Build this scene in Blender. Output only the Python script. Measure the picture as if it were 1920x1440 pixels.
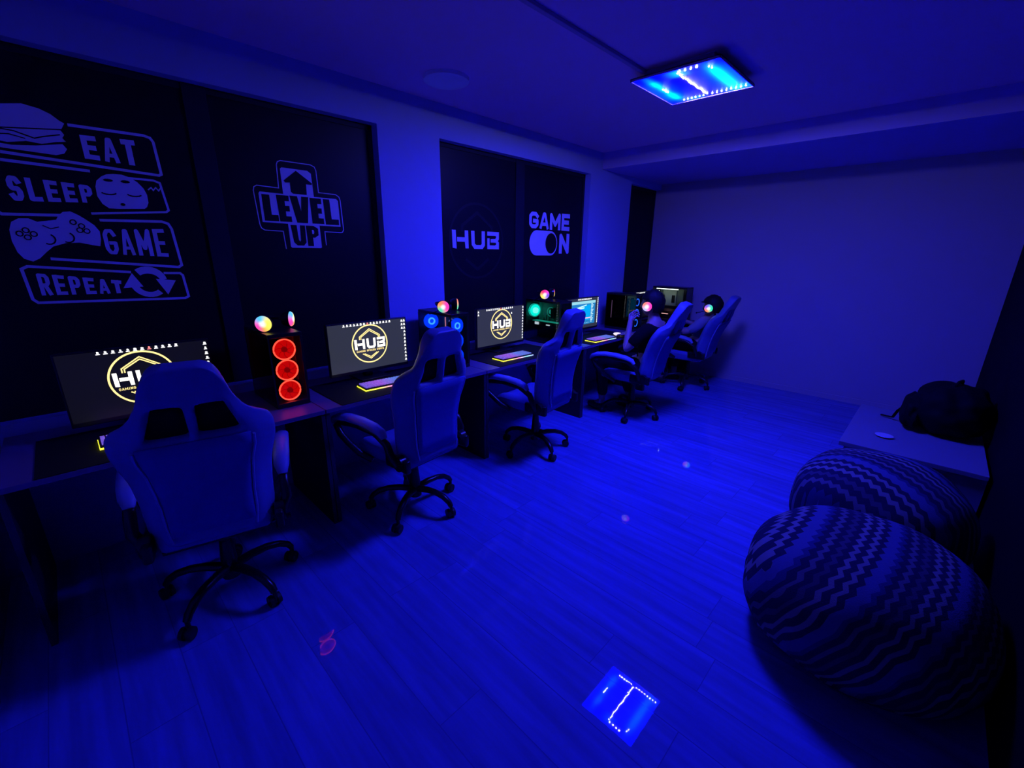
import bpy, bmesh, math, random
from mathutils import Vector, Matrix, noise
random.seed(7)
for o in list(bpy.data.objects): bpy.data.objects.remove(o)
S = bpy.context.scene
COL = S.collection
PI = math.pi

# ---------------------------------------------------------------- camera, world, exposure
W_PX, F_PX = 1920, 809.03
YAW, PITCH, ROLL = math.radians(44.0343), math.radians(16.9327), math.radians(0.7082)
cam_d = bpy.data.cameras.new('camera'); cam = bpy.data.objects.new('camera', cam_d); COL.objects.link(cam)
fwd = Vector((-math.sin(YAW)*math.cos(PITCH), math.cos(YAW)*math.cos(PITCH), -math.sin(PITCH)))
rgt = fwd.cross(Vector((0, 0, 1))).normalized(); upv = rgt.cross(fwd)
r2 = math.cos(ROLL)*rgt + math.sin(ROLL)*upv; u2 = -math.sin(ROLL)*rgt + math.cos(ROLL)*upv
M = Matrix((r2, u2, -fwd)).transposed().to_4x4(); M.translation = Vector((3.1666, 0, 1.6257))
cam.matrix_world = M
cam_d.sensor_width = 36; cam_d.lens = F_PX/W_PX*36; cam_d.clip_start = 0.02; cam_d.clip_end = 60
S.camera = cam
wd = bpy.data.worlds.new('night'); S.world = wd; wd.use_nodes = True
wd.node_tree.nodes['Background'].inputs[0].default_value = (0.0, 0.0, 0.0, 1)
wd.node_tree.nodes['Background'].inputs[1].default_value = 0
S.view_settings.view_transform = 'Standard'; S.view_settings.look = 'None'
S.view_settings.exposure = 0.0; S.view_settings.gamma = 1; S.view_settings.use_curve_mapping = False
LAMP_BLUE = 108.0          # radiance of the ceiling LED panel in its blue channel

# ---------------------------------------------------------------- materials
def nodemat(name):
    m = bpy.data.materials.new(name); m.use_nodes = True
    nt = m.node_tree; b = nt.nodes['Principled BSDF']; return m, nt, b
def N(nt, t, **kw):
    n = nt.nodes.new(t)
    for k, v in kw.items(): setattr(n, k, v)
    return n
def mat(name, col, rough=0.5, metal=0, spec=0.5, bump=0, bscale=60, var=0.0):
    m, nt, b = nodemat(name)
    b.inputs['Base Color'].default_value = (*col, 1); b.inputs['Roughness'].default_value = rough
    b.inputs['Metallic'].default_value = metal; b.inputs['Specular IOR Level'].default_value = spec
    tc = N(nt, 'ShaderNodeTexCoord'); nz = N(nt, 'ShaderNodeTexNoise'); nz.inputs['Scale'].default_value = bscale
    nt.links.new(tc.outputs['Object'], nz.inputs['Vector'])
    if var:
        mx = N(nt, 'ShaderNodeMix', data_type='RGBA'); nz2 = N(nt, 'ShaderNodeTexNoise'); nz2.inputs['Scale'].default_value = 3
        nt.links.new(tc.outputs['Object'], nz2.inputs['Vector']); nt.links.new(nz2.outputs['Fac'], mx.inputs['Factor'])
        mx.inputs['A'].default_value = tuple(c*(1-var) for c in col)+(1,); mx.inputs['B'].default_value = tuple(min(1, c*(1+var)) for c in col)+(1,)
        nt.links.new(mx.outputs['Result'], b.inputs['Base Color'])
    if bump:
        bp = N(nt, 'ShaderNodeBump'); bp.inputs['Strength'].default_value = bump; bp.inputs['Distance'].default_value = 0.002
        nt.links.new(nz.outputs['Fac'], bp.inputs['Height']); nt.links.new(bp.outputs['Normal'], b.inputs['Normal'])
    return m
def emis(name, col, st=1.0, base=(0.02, 0.02, 0.02)):
    m, nt, b = nodemat(name)
    b.inputs['Base Color'].default_value = (*base, 1); b.inputs['Roughness'].default_value = 0.3
    b.inputs['Emission Color'].default_value = (*col, 1); b.inputs['Emission Strength'].default_value = st
    return m
def math_n(nt, op, a, b=None, c=None):
    n = N(nt, 'ShaderNodeMath', operation=op)
    for i, v in enumerate((a, b, c)):
        if v is None: continue
        if isinstance(v, (int, float)): n.inputs[i].default_value = v
        else: nt.links.new(v, n.inputs[i])
    return n.outputs[0]

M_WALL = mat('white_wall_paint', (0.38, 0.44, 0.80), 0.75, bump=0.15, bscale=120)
M_FARWALL = mat('warm_grey_wall_paint', (0.66, 0.56, 0.55), 0.8, bump=0.15, bscale=120)
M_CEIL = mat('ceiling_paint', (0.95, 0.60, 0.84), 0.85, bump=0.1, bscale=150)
M_BLACKWALL = mat('black_wall_paint', (0.006, 0.006, 0.008), 0.9, spec=0.1)
M_FILM = mat('black_window_film', (0.006, 0.006, 0.012), 0.45, spec=0.25)
M_FRAME = mat('dark_window_frame', (0.014, 0.015, 0.028), 0.6, spec=0.3)
M_DECAL = mat('pale_vinyl', (0.95, 0.92, 0.95), 0.6)
M_DECALDARK = mat('black_vinyl', (0.006, 0.006, 0.012), 0.5, spec=0.2)
M_DECALFAINT = mat('smoke_grey_vinyl', (0.016, 0.017, 0.024), 0.5, spec=0.3)
M_DESK = mat('grey_desktop', (0.20, 0.13, 0.26), 0.38, bump=0.1, bscale=90, var=0.1)
M_PANEL = mat('dark_desk_panel', (0.018, 0.014, 0.018), 0.5, spec=0.4, var=0.1)
M_EDGE = mat('desk_edge_band', (0.05, 0.045, 0.06), 0.45)
M_MAT = mat('black_desk_mat', (0.010, 0.010, 0.012), 0.8, spec=0.2, bump=0.2, bscale=400)
M_LEATHER = mat('pale_blue_leatherette', (0.17, 0.21, 0.46), 0.42, spec=0.35, bump=0.25, bscale=180)
M_PIPE = mat('pale_piping', (0.32, 0.38, 0.62), 0.4)
M_BACKPANEL = mat('blue_back_fabric', (0.10, 0.13, 0.42), 0.7, spec=0.2, bump=0.2, bscale=260)
M_PLASTIC = mat('black_plastic', (0.012, 0.012, 0.014), 0.28, spec=0.5)
M_RUBBER = mat('black_rubber', (0.012, 0.012, 0.013), 0.55)
M_METAL = mat('gas_lift_steel', (0.35, 0.35, 0.38), 0.25, metal=1)
M_CASE = mat('black_case_steel', (0.012, 0.012, 0.014), 0.35)
M_BOARD = mat('grey_green_circuit_board', (0.20, 0.25, 0.22), 0.5, var=0.3)
M_GPU = mat('dark_graphics_card', (0.03, 0.03, 0.035), 0.35)
M_BEZEL = mat('black_monitor_bezel', (0.012, 0.012, 0.014), 0.35)
M_WHITE = mat('white_laminate', (0.30, 0.30, 0.33), 0.5)
M_BAG = mat('black_nylon', (0.006, 0.006, 0.007), 0.75, spec=0.15, bump=0.3, bscale=200)
M_SKIN = mat('skin', (0.55, 0.33, 0.27), 0.5, var=0.06)
M_HAIR = mat('black_hair', (0.010, 0.008, 0.008), 0.6, spec=0.3, bump=0.6, bscale=240)
M_TSHIRT = mat('black_tshirt', (0.008, 0.008, 0.010), 0.9, spec=0.1, bump=0.3, bscale=60)
M_SHIRT = mat('pale_grey_shirt', (0.30, 0.30, 0.34), 0.85, spec=0.1, bump=0.3, bscale=60)
M_TROUSER = mat('dark_trousers', (0.012, 0.013, 0.02), 0.9, spec=0.1)
M_SHOE = mat('dark_shoes', (0.015, 0.015, 0.018), 0.6)
M_KEYBASE = mat('black_keyboard_body', (0.01, 0.01, 0.012), 0.4)
M_LAMPFRAME = mat('painted_lamp_housing', (0.5, 0.35, 0.55), 0.5)
M_LAMPEDGE = mat('lamp_edge_trim', (0.5, 0.5, 0.6), 0.4)
M_DISC = mat('ceiling_light_opal', (0.95, 0.95, 0.98), 0.35)
M_DISH = mat('white_dish', (0.8, 0.8, 0.8), 0.3)

# floor: pale grey wood planks running across the room, lacquered
def floor_mat():
    m, nt, b = nodemat('grey_oak_laminate'); L = nt.links
    tc = N(nt, 'ShaderNodeTexCoord'); sp = N(nt, 'ShaderNodeSeparateXYZ'); L.new(tc.outputs['Object'], sp.inputs[0])
    PW = 0.195
    yo = math_n(nt, 'ADD', sp.outputs[1], 10*PW - 1.222)
    row = math_n(nt, 'FLOOR', math_n(nt, 'DIVIDE', yo, PW))
    fy = math_n(nt, 'FRACT', math_n(nt, 'DIVIDE', yo, PW))
    wn = N(nt, 'ShaderNodeTexWhiteNoise', noise_dimensions='1D'); L.new(row, wn.inputs['W'])
    xo = math_n(nt, 'ADD', math_n(nt, 'DIVIDE', sp.outputs[0], 1.25), math_n(nt, 'MULTIPLY', wn.outputs['Value'], 7.3))
    fx = math_n(nt, 'FRACT', xo); col = math_n(nt, 'FLOOR', xo)
    cmb = N(nt, 'ShaderNodeCombineXYZ'); L.new(row, cmb.inputs[0]); L.new(col, cmb.inputs[1])
    wn2 = N(nt, 'ShaderNodeTexWhiteNoise', noise_dimensions='3D'); L.new(cmb.outputs[0], wn2.inputs['Vector'])
    mp = N(nt, 'ShaderNodeMapping'); L.new(tc.outputs['Object'], mp.inputs[0]); mp.inputs['Scale'].default_value = (1.1, 13, 1)
    off = N(nt, 'ShaderNodeCombineXYZ'); L.new(math_n(nt, 'MULTIPLY', wn2.outputs['Value'], 20), off.inputs[0]); L.new(off.outputs[0], mp.inputs['Location'])
    nz = N(nt, 'ShaderNodeTexNoise'); nz.inputs['Scale'].default_value = 1.6; nz.inputs['Detail'].default_value = 6; L.new(mp.outputs[0], nz.inputs['Vector'])
    cr = N(nt, 'ShaderNodeValToRGB'); L.new(nz.outputs['Fac'], cr.inputs[0])
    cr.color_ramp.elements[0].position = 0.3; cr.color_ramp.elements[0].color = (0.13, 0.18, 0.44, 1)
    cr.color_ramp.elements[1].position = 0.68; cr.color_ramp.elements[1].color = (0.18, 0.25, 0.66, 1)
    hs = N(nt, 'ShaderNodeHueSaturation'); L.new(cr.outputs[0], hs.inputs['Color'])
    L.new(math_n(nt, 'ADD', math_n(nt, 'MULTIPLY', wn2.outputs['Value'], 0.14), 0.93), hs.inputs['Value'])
    ey = math_n(nt, 'MINIMUM', fy, math_n(nt, 'SUBTRACT', 1, fy)); ex = math_n(nt, 'MINIMUM', fx, math_n(nt, 'SUBTRACT', 1, fx))
    gy = math_n(nt, 'LESS_THAN', ey, 0.010); gx = math_n(nt, 'LESS_THAN', ex, 0.0014)
    gap = math_n(nt, 'MAXIMUM', gy, gx)
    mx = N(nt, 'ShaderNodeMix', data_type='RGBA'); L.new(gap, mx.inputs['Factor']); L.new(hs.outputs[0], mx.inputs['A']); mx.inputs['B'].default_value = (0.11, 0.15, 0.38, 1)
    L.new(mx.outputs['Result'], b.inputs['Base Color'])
    b.inputs['Roughness'].default_value = 0.014
    b.inputs['Specular IOR Level'].default_value = 0.42
    nz2 = N(nt, 'ShaderNodeTexNoise'); nz2.inputs['Scale'].default_value = 9; L.new(tc.outputs['Object'], nz2.inputs['Vector'])
    h = math_n(nt, 'ADD', math_n(nt, 'MULTIPLY', nz2.outputs['Fac'], 0.25), math_n(nt, 'MULTIPLY', math_n(nt, 'SMOOTH_MIN', ey, 0.03, 0.02), 4.0))
    bp = N(nt, 'ShaderNodeBump'); bp.inputs['Strength'].default_value = 0.25; bp.inputs['Distance'].default_value = 0.0012
    L.new(h, bp.inputs['Height']); L.new(bp.outputs[0], b.inputs['Normal'])
    return m
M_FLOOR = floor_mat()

def glass_mat(name, tint=(0.5, 0.5, 0.55)):
    m, nt, b = nodemat(name); nt.nodes.remove(b); L = nt.links
    out = nt.nodes['Material Output']
    tr = N(nt, 'ShaderNodeBsdfTransparent'); tr.inputs[0].default_value = (*tint, 1)
    gl = N(nt, 'ShaderNodeBsdfGlossy'); gl.inputs['Roughness'].default_value = 0.02
    lw = N(nt, 'ShaderNodeLayerWeight'); lw.inputs['Blend'].default_value = 0.5
    fr = math_n(nt, 'ADD', math_n(nt, 'MULTIPLY', math_n(nt, 'POWER', lw.outputs['Facing'], 5.0), 0.9), 0.045)
    mx = N(nt, 'ShaderNodeMixShader'); L.new(fr, mx.inputs[0]); L.new(tr.outputs[0], mx.inputs[1]); L.new(gl.outputs[0], mx.inputs[2])
    L.new(mx.outputs[0], out.inputs[0]); return m
M_GLASS = glass_mat('smoked_glass', (0.62, 0.62, 0.66)); M_GLASSDARK = glass_mat('dark_smoked_glass', (0.22, 0.22, 0.26))

def zigzag_mat(name, axis, amp, wave, pitch, seed):
    """knitted zigzag stripes; axis = object axis the stripes run along"""
    m, nt, b = nodemat(name); L = nt.links
    tc = N(nt, 'ShaderNodeTexCoord'); sp = N(nt, 'ShaderNodeSeparateXYZ'); L.new(tc.outputs['Object'], sp.inputs[0])
    a = sp.outputs[1 if axis == 'Y' else 0]; c = sp.outputs[0 if axis == 'Y' else 1]
    c = math_n(nt, 'SUBTRACT', c, math_n(nt, 'MULTIPLY', sp.outputs[2], 0.55 if axis == 'Y' else 0.05))
    if axis == 'X':
        c0, a0 = c, a; c = math_n(nt, 'ADD', math_n(nt, 'MULTIPLY', c0, 0.90), math_n(nt, 'MULTIPLY', a0, 0.43)); a = math_n(nt, 'SUBTRACT', math_n(nt, 'MULTIPLY', a0, 0.90), math_n(nt, 'MULTIPLY', c0, 0.43))
    tri = math_n(nt, 'ABSOLUTE', math_n(nt, 'SUBTRACT', math_n(nt, 'FRACT', math_n(nt, 'DIVIDE', math_n(nt, 'ADD', a, 5), wave)), 0.5))
    v = math_n(nt, 'ADD', math_n(nt, 'ADD', c, 5 + seed), math_n(nt, 'MULTIPLY', tri, amp*2))
    q = math_n(nt, 'DIVIDE', v, pitch); row = math_n(nt, 'FLOOR', q); f = math_n(nt, 'FRACT', q)
    band = math_n(nt, 'FRACT', math_n(nt, 'DIVIDE', v, pitch*6.0))
    cr = N(nt, 'ShaderNodeValToRGB'); cr.color_ramp.interpolation = 'CONSTANT'; L.new(band, cr.inputs[0])
    e = cr.color_ramp.elements; e[0].color = (0.30, 0.29, 0.28, 1); e[1].position = 0.33; e[1].color = (0.12, 0.14, 0.27, 1)
    for p, c3 in ((0.5, (0.05, 0.06, 0.16)), (0.66, (0.18, 0.17, 0.20)), (0.83, (0.10, 0.09, 0.13))):
        n = e.new(p); n.color = (*c3, 1)
    dark = math_n(nt, 'GREATER_THAN', f, 0.42)
    solid = math_n(nt, 'MULTIPLY', math_n(nt, 'GREATER_THAN', band, 0.33), math_n(nt, 'LESS_THAN', band, 0.5))
    dk = math_n(nt, 'MULTIPLY', dark, math_n(nt, 'SUBTRACT', 1, solid))
    mx = N(nt, 'ShaderNodeMix', data_type='RGBA'); L.new(dk, mx.inputs['Factor']); L.new(cr.outputs[0], mx.inputs['A']); mx.inputs['B'].default_value = (0.03, 0.03, 0.07, 1)
    L.new(mx.outputs['Result'], b.inputs['Base Color']); b.inputs['Roughness'].default_value = 0.95; b.inputs['Specular IOR Level'].default_value = 0.1
    nz = N(nt, 'ShaderNodeTexNoise'); nz.inputs['Scale'].default_value = 220; L.new(tc.outputs['Object'], nz.inputs['Vector'])
    bp = N(nt, 'ShaderNodeBump'); bp.inputs['Strength'].default_value = 0.5; bp.inputs['Distance'].default_value = 0.003
    L.new(nz.outputs['Fac'], bp.inputs['Height']); L.new(bp.outputs[0], b.inputs['Normal'])
    return m

def hue_sectors_mat(name, cols, st, axis='X', rot=0.0):
    """LED disc: hues round the centre, white core; disc lies in the plane across the given object axis"""
    m, nt, b = nodemat(name); L = nt.links
    tc = N(nt, 'ShaderNodeTexCoord'); sp = N(nt, 'ShaderNodeSeparateXYZ'); L.new(tc.outputs['Object'], sp.inputs[0])
    ang = math_n(nt, 'FRACT', math_n(nt, 'ADD', math_n(nt, 'DIVIDE', math_n(nt, 'ARCTAN2', sp.outputs[2], sp.outputs[0]), 2*PI), rot))
    cr = N(nt, 'ShaderNodeValToRGB'); cr.color_ramp.interpolation = 'B_SPLINE'; L.new(ang, cr.inputs[0]); e = cr.color_ramp.elements
    seq = list(cols)+[cols[0]]
    e[0].color = (*seq[0], 1); e[1].color = (*seq[-1], 1)
    for i in range(1, len(seq)-1): n = e.new(i/(len(seq)-1)); n.color = (*seq[i], 1)
    r = math_n(nt, 'SQRT', math_n(nt, 'ADD', math_n(nt, 'MULTIPLY', sp.outputs[0], sp.outputs[0]), math_n(nt, 'MULTIPLY', sp.outputs[2], sp.outputs[2])))
    core = math_n(nt, 'SUBTRACT', 1.0, math_n(nt, 'DIVIDE', r, 0.024)); core = math_n(nt, 'MAXIMUM', core, 0.0)
    mx = N(nt, 'ShaderNodeMix', data_type='RGBA'); L.new(core, mx.inputs['Factor']); L.new(cr.outputs[0], mx.inputs['A']); mx.inputs['B'].default_value = (1.3, 1.3, 1.3, 1)
    L.new(mx.outputs['Result'], b.inputs['Emission Color']); b.inputs['Emission Strength'].default_value = st
    b.inputs['Base Color'].default_value = (0.05, 0.05, 0.05, 1)
    return m

def ramp_along_mat(name, axis, lo, hi, cols, st):
    m, nt, b = nodemat(name); L = nt.links
    tc = N(nt, 'ShaderNodeTexCoord'); sp = N(nt, 'ShaderNodeSeparateXYZ'); L.new(tc.outputs['Object'], sp.inputs[0])
    f = math_n(nt, 'DIVIDE', math_n(nt, 'SUBTRACT', sp.outputs['XYZ'.index(axis)], lo), hi-lo)
    cr = N(nt, 'ShaderNodeValToRGB'); L.new(f, cr.inputs[0]); e = cr.color_ramp.elements
    e[0].color = (*cols[0], 1); e[1].color = (*cols[-1], 1)
    for i in range(1, len(cols)-1): n = e.new(i/(len(cols)-1)); n.color = (*cols[i], 1)
    nz = N(nt, 'ShaderNodeTexNoise'); nz.inputs['Scale'].default_value = 90; L.new(tc.outputs['Object'], nz.inputs['Vector'])
    L.new(cr.outputs[0], b.inputs['Emission Color'])
    L.new(math_n(nt, 'MULTIPLY', math_n(nt, 'ADD', nz.outputs['Fac'], 0.4), st), b.inputs['Emission Strength'])
    b.inputs['Base Color'].default_value = (0.05, 0.05, 0.05, 1)
    return m

# ---------------------------------------------------------------- mesh helpers
class MB:
    def __init__(s): s.bm = bmesh.new(); s.k = 0
    def box(s, x0, x1, y0, y1, z0, z1, bev=0.0, mtx=None):
        r = bmesh.ops.create_cube(s.bm, size=1); vs = r['verts']
        for v in vs: v.co = Vector((x0+(v.co.x+.5)*(x1-x0), y0+(v.co.y+.5)*(y1-y0), z0+(v.co.z+.5)*(z1-z0)))
        if bev:
            es = list({e for v in vs for e in v.link_edges})
            r = bmesh.ops.bevel(s.bm, geom=es, offset=bev, segments=3, profile=0.5, affect='EDGES'); vs = list({v for f in r['faces'] for v in f.verts} | {v for v in vs if v.is_valid})
        if mtx is not None:
            for v in vs: v.co = mtx @ v.co
        return s
    def cyl(s, p, q, r0, r1=None, n=20, caps=True):
        p, q = Vector(p), Vector(q); d = q-p; r1 = r0 if r1 is None else r1
        mt = Matrix.Translation((p+q)/2) @ d.to_track_quat('Z', 'Y').to_matrix().to_4x4()
        bmesh.ops.create_cone(s.bm, cap_ends=caps, segments=n, radius1=max(r0, 1e-5), radius2=max(r1, 1e-5), depth=d.length, matrix=mt); return s
    def tube(s, pts, r, n=10, flat=1.0, up=(0, 0, 1), closed=False, caps=True):
        pts = [Vector(p) for p in pts]; rs = r if isinstance(r, (list, tuple)) else [r]*len(pts); rings = []
        for i, p in enumerate(pts):
            a = pts[i-1] if (i > 0 or closed) else p; b = pts[(i+1) % len(pts)] if (i < len(pts)-1 or closed) else p
            t = (b-a).normalized(); sd = t.cross(Vector(up))
            if sd.length < 1e-4: sd = t.cross(Vector((1, 0, 0)))
            sd.normalize(); u = sd.cross(t)
            rings.append([s.bm.verts.new(p+rs[i]*(math.cos(2*PI*k/n)*sd+math.sin(2*PI*k/n)*u*flat)) for k in range(n)])
        m = len(rings)
        for i in range(m if closed else m-1):
            A, B = rings[i], rings[(i+1) % m]
            for k in range(n): s.bm.faces.new((A[k], A[(k+1) % n], B[(k+1) % n], B[k]))
        if caps and not closed: s.bm.faces.new(rings[0][::-1]); s.bm.faces.new(rings[-1])
        return s
    def sph(s, c, rx, ry=None, rz=None, u=20, v=12, mtx=None):
        ry = rx if ry is None else ry; rz = rx if rz is None else rz
        r = bmesh.ops.create_uvsphere(s.bm, u_segments=u, v_segments=v, radius=1)
        for w in r['verts']:
            w.co = Vector((w.co.x*rx, w.co.y*ry, w.co.z*rz))
            if mtx is not None: w.co = mtx @ w.co
            w.co += Vector(c)
        return s
    def poly(s, pts, x, th=0.0012):
        """prism of a (y,z) outline standing in the plane x, raised by th"""
        s.k += 1; th += 0.00003*(s.k % 24)
        a = [s.bm.verts.new((x+th, p[0], p[1])) for p in pts]; b = [s.bm.verts.new((x, p[0], p[1])) for p in pts]
        n = len(pts); s.bm.faces.new(a); s.bm.faces.new(b[::-1])
        for i in range(n): s.bm.faces.new((a[i], b[i], b[(i+1) % n], a[(i+1) % n]))
        return s
    def strip(s, pts, w, x, th=0.0012, closed=False):
        """flat line of width w along (y,z) points, mitred"""
        P = [Vector(p) for p in pts]; n = len(P); L_, R_ = [], []
        for i in range(n):
            a = P[i-1] if (i > 0 or closed) else None; b = P[(i+1) % n] if (i < n-1 or closed) else None
            d1 = (P[i]-a).normalized() if a is not None else (b-P[i]).normalized()
            d2 = (b-P[i]).normalized() if b is not None else d1
            t = (d1+d2); t = t.normalized() if t.length > 1e-5 else d1
            nn = Vector((-t.y, t.x)); k = max(0.45, abs(nn.dot(Vector((-d1.y, d1.x)))))
            L_.append(P[i]+nn*w/2/k); R_.append(P[i]-nn*w/2/k)
        for i in range(n if closed else n-1):
            j = (i+1) % n
            q = [L_[i], R_[i], R_[j], L_[j]]
            vs = [s.bm.verts.new((x+th, v.x, v.y)) for v in q]; vb = [s.bm.verts.new((x, v.x, v.y)) for v in q]
            s.bm.faces.new(vs)
            for k2 in range(4): s.bm.faces.new((vs[k2], vb[k2], vb[(k2+1) % 4], vs[(k2+1) % 4]))
        return s
    def build(s, name, m, parent=None, smooth=False, bevel=0, sub=0, loc=None, rot=None, solid=0):
        bm = s.bm
        bmesh.ops.recalc_face_normals(bm, faces=bm.faces)
        me = bpy.data.meshes.new(name); bm.to_mesh(me); bm.free()
        me.materials.append(m)
        if smooth:
            for p in me.polygons: p.use_smooth = True
        o = bpy.data.objects.new(name, me); COL.objects.link(o); o.parent = parent
        if loc is not None: o.location = loc
        if rot is not None: o.rotation_euler = rot
        if solid: md = o.modifiers.new('solid', 'SOLIDIFY'); md.thickness = solid; md.offset = 0
        if bevel: md = o.modifiers.new('bevel', 'BEVEL'); md.width = bevel; md.segments = 2; md.limit_method = 'ANGLE'; md.harden_normals = False
        if sub: md = o.modifiers.new('sub', 'SUBSURF'); md.levels = sub; md.render_levels = sub
        if smooth:
            try: me.set_sharp_from_angle(angle=math.radians(45))
            except Exception: pass
        return o
def thing(name, label, cat, loc=(0, 0, 0), rz=0, group=None):
    o = bpy.data.objects.new(name, None); COL.objects.link(o); o.location = loc; o.rotation_euler = (0, 0, rz)
    o.empty_display_size = 0.1; o['label'] = label; o['category'] = cat
    if group: o['group'] = group
    return o
def tag(o, label, cat, group=None, kind=None):
    o['label'] = label; o['category'] = cat
    if group: o['group'] = group
    if kind: o['kind'] = kind
    return o
def struct(name, mb, m, parent=None, **kw):
    o = mb.build(name, m, parent, **kw)
    o['kind'] = 'structure'; return o
def arc(cy, cz, r, a0, a1, n, ry=None):
    ry = r if ry is None else ry
    return [(cy+r*math.cos(math.radians(a0+(a1-a0)*i/n)), cz+ry*math.sin(math.radians(a0+(a1-a0)*i/n))) for i in range(n+1)]
def rrect(y0, y1, z0, z1, r, n=5):
    return (arc(y1-r, z1-r, r, 0, 90, n)+arc(y0+r, z1-r, r, 90, 180, n)+arc(y0+r, z0+r, r, 180, 270, n)+arc(y1-r, z0+r, r, 270, 360, n))

# block lettering: strokes in a unit box (x 0..1, y 0..1)
G = {
 'E': [[(1, 1), (0, 1), (0, 0), (1, 0)], [(0, .5), (.85, .5)]],
 'A': [[(0, 0), (.42, 1), (.58, 1), (1, 0)], [(.14, .24), (.86, .24)]],
 'T': [[(0, 1), (1, 1)], [(.5, 1), (.5, 0)]],
 'L': [[(0, 1), (0, 0), (1, 0)]],
 'S': [[(1, .85), (.75, 1), (.25, 1), (0, .85), (0, .62), (.2, .5), (.8, .5), (1, .36), (1, .15), (.75, 0), (.25, 0), (0, .15)]],
 'P': [[(0, 0), (0, 1), (.75, 1), (1, .88), (1, .58), (.75, .45), (0, .45)]],
 'G': [[(1, .82), (.75, 1), (.25, 1), (0, .82), (0, .18), (.25, 0), (.75, 0), (1, .18), (1, .45), (.55, .45)]],
 'M': [[(0, 0), (0, 1), (.5, .25), (1, 1), (1, 0)]],
 'R': [[(0, 0), (0, 1), (.75, 1), (1, .88), (1, .6), (.75, .48), (0, .48)], [(.55, .48), (1, 0)]],
 'V': [[(0, 1), (.5, 0), (1, 1)]],
 'U': [[(0, 1), (0, .18), (.25, 0), (.75, 0), (1, .18), (1, 1)]],
 'N': [[(0, 0), (0, 1), (1, 0), (1, 1)]],
 'I': [[(.5, 0), (.5, 1)]],
 'C': [[(1, .82), (.75, 1), (.25, 1), (0, .82), (0, .18), (.25, 0), (.75, 0), (1, .18)]],
 'F': [[(0, 0), (0, 1), (1, 1)], [(0, .5), (.8, .5)]],
 'O': [[(.25, 0), (0, .2), (0, .8), (.25, 1), (.75, 1), (1, .8), (1, .2), (.75, 0), (.25, 0)]],
 'D': [[(0, 0), (0, 1), (.65, 1), (1, .75), (1, .25), (.65, 0), (0, 0)]],
 '&': [[(1, 0), (.2, .7), (.3, 1), (.65, 1), (.7, .75), (0, .3), (.1, 0), (.6, 0), (1, .4)]],
}
def text(mb, s, y0, y1, zt0, zb0, zt1, zb1, t, x, gap=0.35, weights=None, th=0.0012):
    """lettering from y0 to y1; top and bottom heights at the first and the last letter"""
    t0 = t
    n = len(s); ws = [0.55 if c == 'I' else (1.25 if c == 'M' else (0.6 if c == ' ' else 1.0)) for c in s]
    if n == 1: ws = [1.0]
    unit = (y1-y0)/(sum(ws)+gap*(n-1)); y = y0
    for c, w in zip(s, ws):
        a, b = y, y+w*unit; y = b+gap*unit
        if c == ' ': continue
        t = t0*{'A': .72, 'G': .80, 'M': .85, 'R': .85, 'P': .9, 'E': .92}.get(c, 1)
        for st in G[c]:
            pts = []
            for (u, v) in st:
                yy = a+t/2+(b-a-t)*u; f = (yy-y0)/(y1-y0)
                zt = zt0+(zt1-zt0)*f-t/2; zb = zb0+(zb1-zb0)*f+t/2
                pts.append((yy, zb+(zt-zb)*v))
            P_ = [Vector(p) for p in pts]; m_ = len(P_)
            loop = m_ > 2 and (P_[0]-P_[-1]).length < 1e-6
            for q in range(m_-1):
                d_ = (P_[q+1]-P_[q]).normalized(); nn = Vector((-d_.y, d_.x))*t/2
                A = P_[q]-(d_*t/2 if (q == 0 and not loop) else d_*0); B = P_[q+1]+(d_*t/2 if (q == m_-2 and not loop) else d_*0)
                mb.poly([tuple(A+nn), tuple(A-nn), tuple(B-nn), tuple(B+nn)], x, th)
            for q in range(0 if loop else 1, m_-1):
                d1 = (P_[q]-P_[q-1 if q else m_-2]); d2 = P_[q+1]-P_[q]
                if min(d1.length, d2.length) > t*1.3 and abs(d1.normalized().dot(d2.normalized())) < .3:   # square corner
                    mb.poly([(P_[q].x-t/2, P_[q].y-t/2), (P_[q].x+t/2, P_[q].y-t/2), (P_[q].x+t/2, P_[q].y+t/2), (P_[q].x-t/2, P_[q].y+t/2)], x, th)
                else: mb.poly([(P_[q].x+t/2*math.cos(k*PI/7), P_[q].y+t/2*math.sin(k*PI/7)) for k in range(14)], x, th)
def letters(parent, m, name, s, *a, **kw):
    """lettering as one part per letter"""
    y0, y1, zt0, zb0, zt1, zb1, t, x = a[:8]; gap = a[8] if len(a) > 8 else 0.35
    n = len(s); ws = [0.55 if c == 'I' else (1.25 if c == 'M' else 1.0) for c in s]; unit = (y1-y0)/(sum(ws)+gap*(n-1)); y = y0
    for c, w in zip(s, ws):
        f0, f1 = (y-y0)/(y1-y0), (y+w*unit-y0)/(y1-y0)
        b = MB(); text(b, c, y, y+w*unit, zt0+(zt1-zt0)*f0, zb0+(zb1-zb0)*f0, zt0+(zt1-zt0)*f1, zb0+(zb1-zb0)*f1, t, x, 0.3, **kw); b.build(name, m, parent)
        y += w*unit+gap*unit
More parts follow.
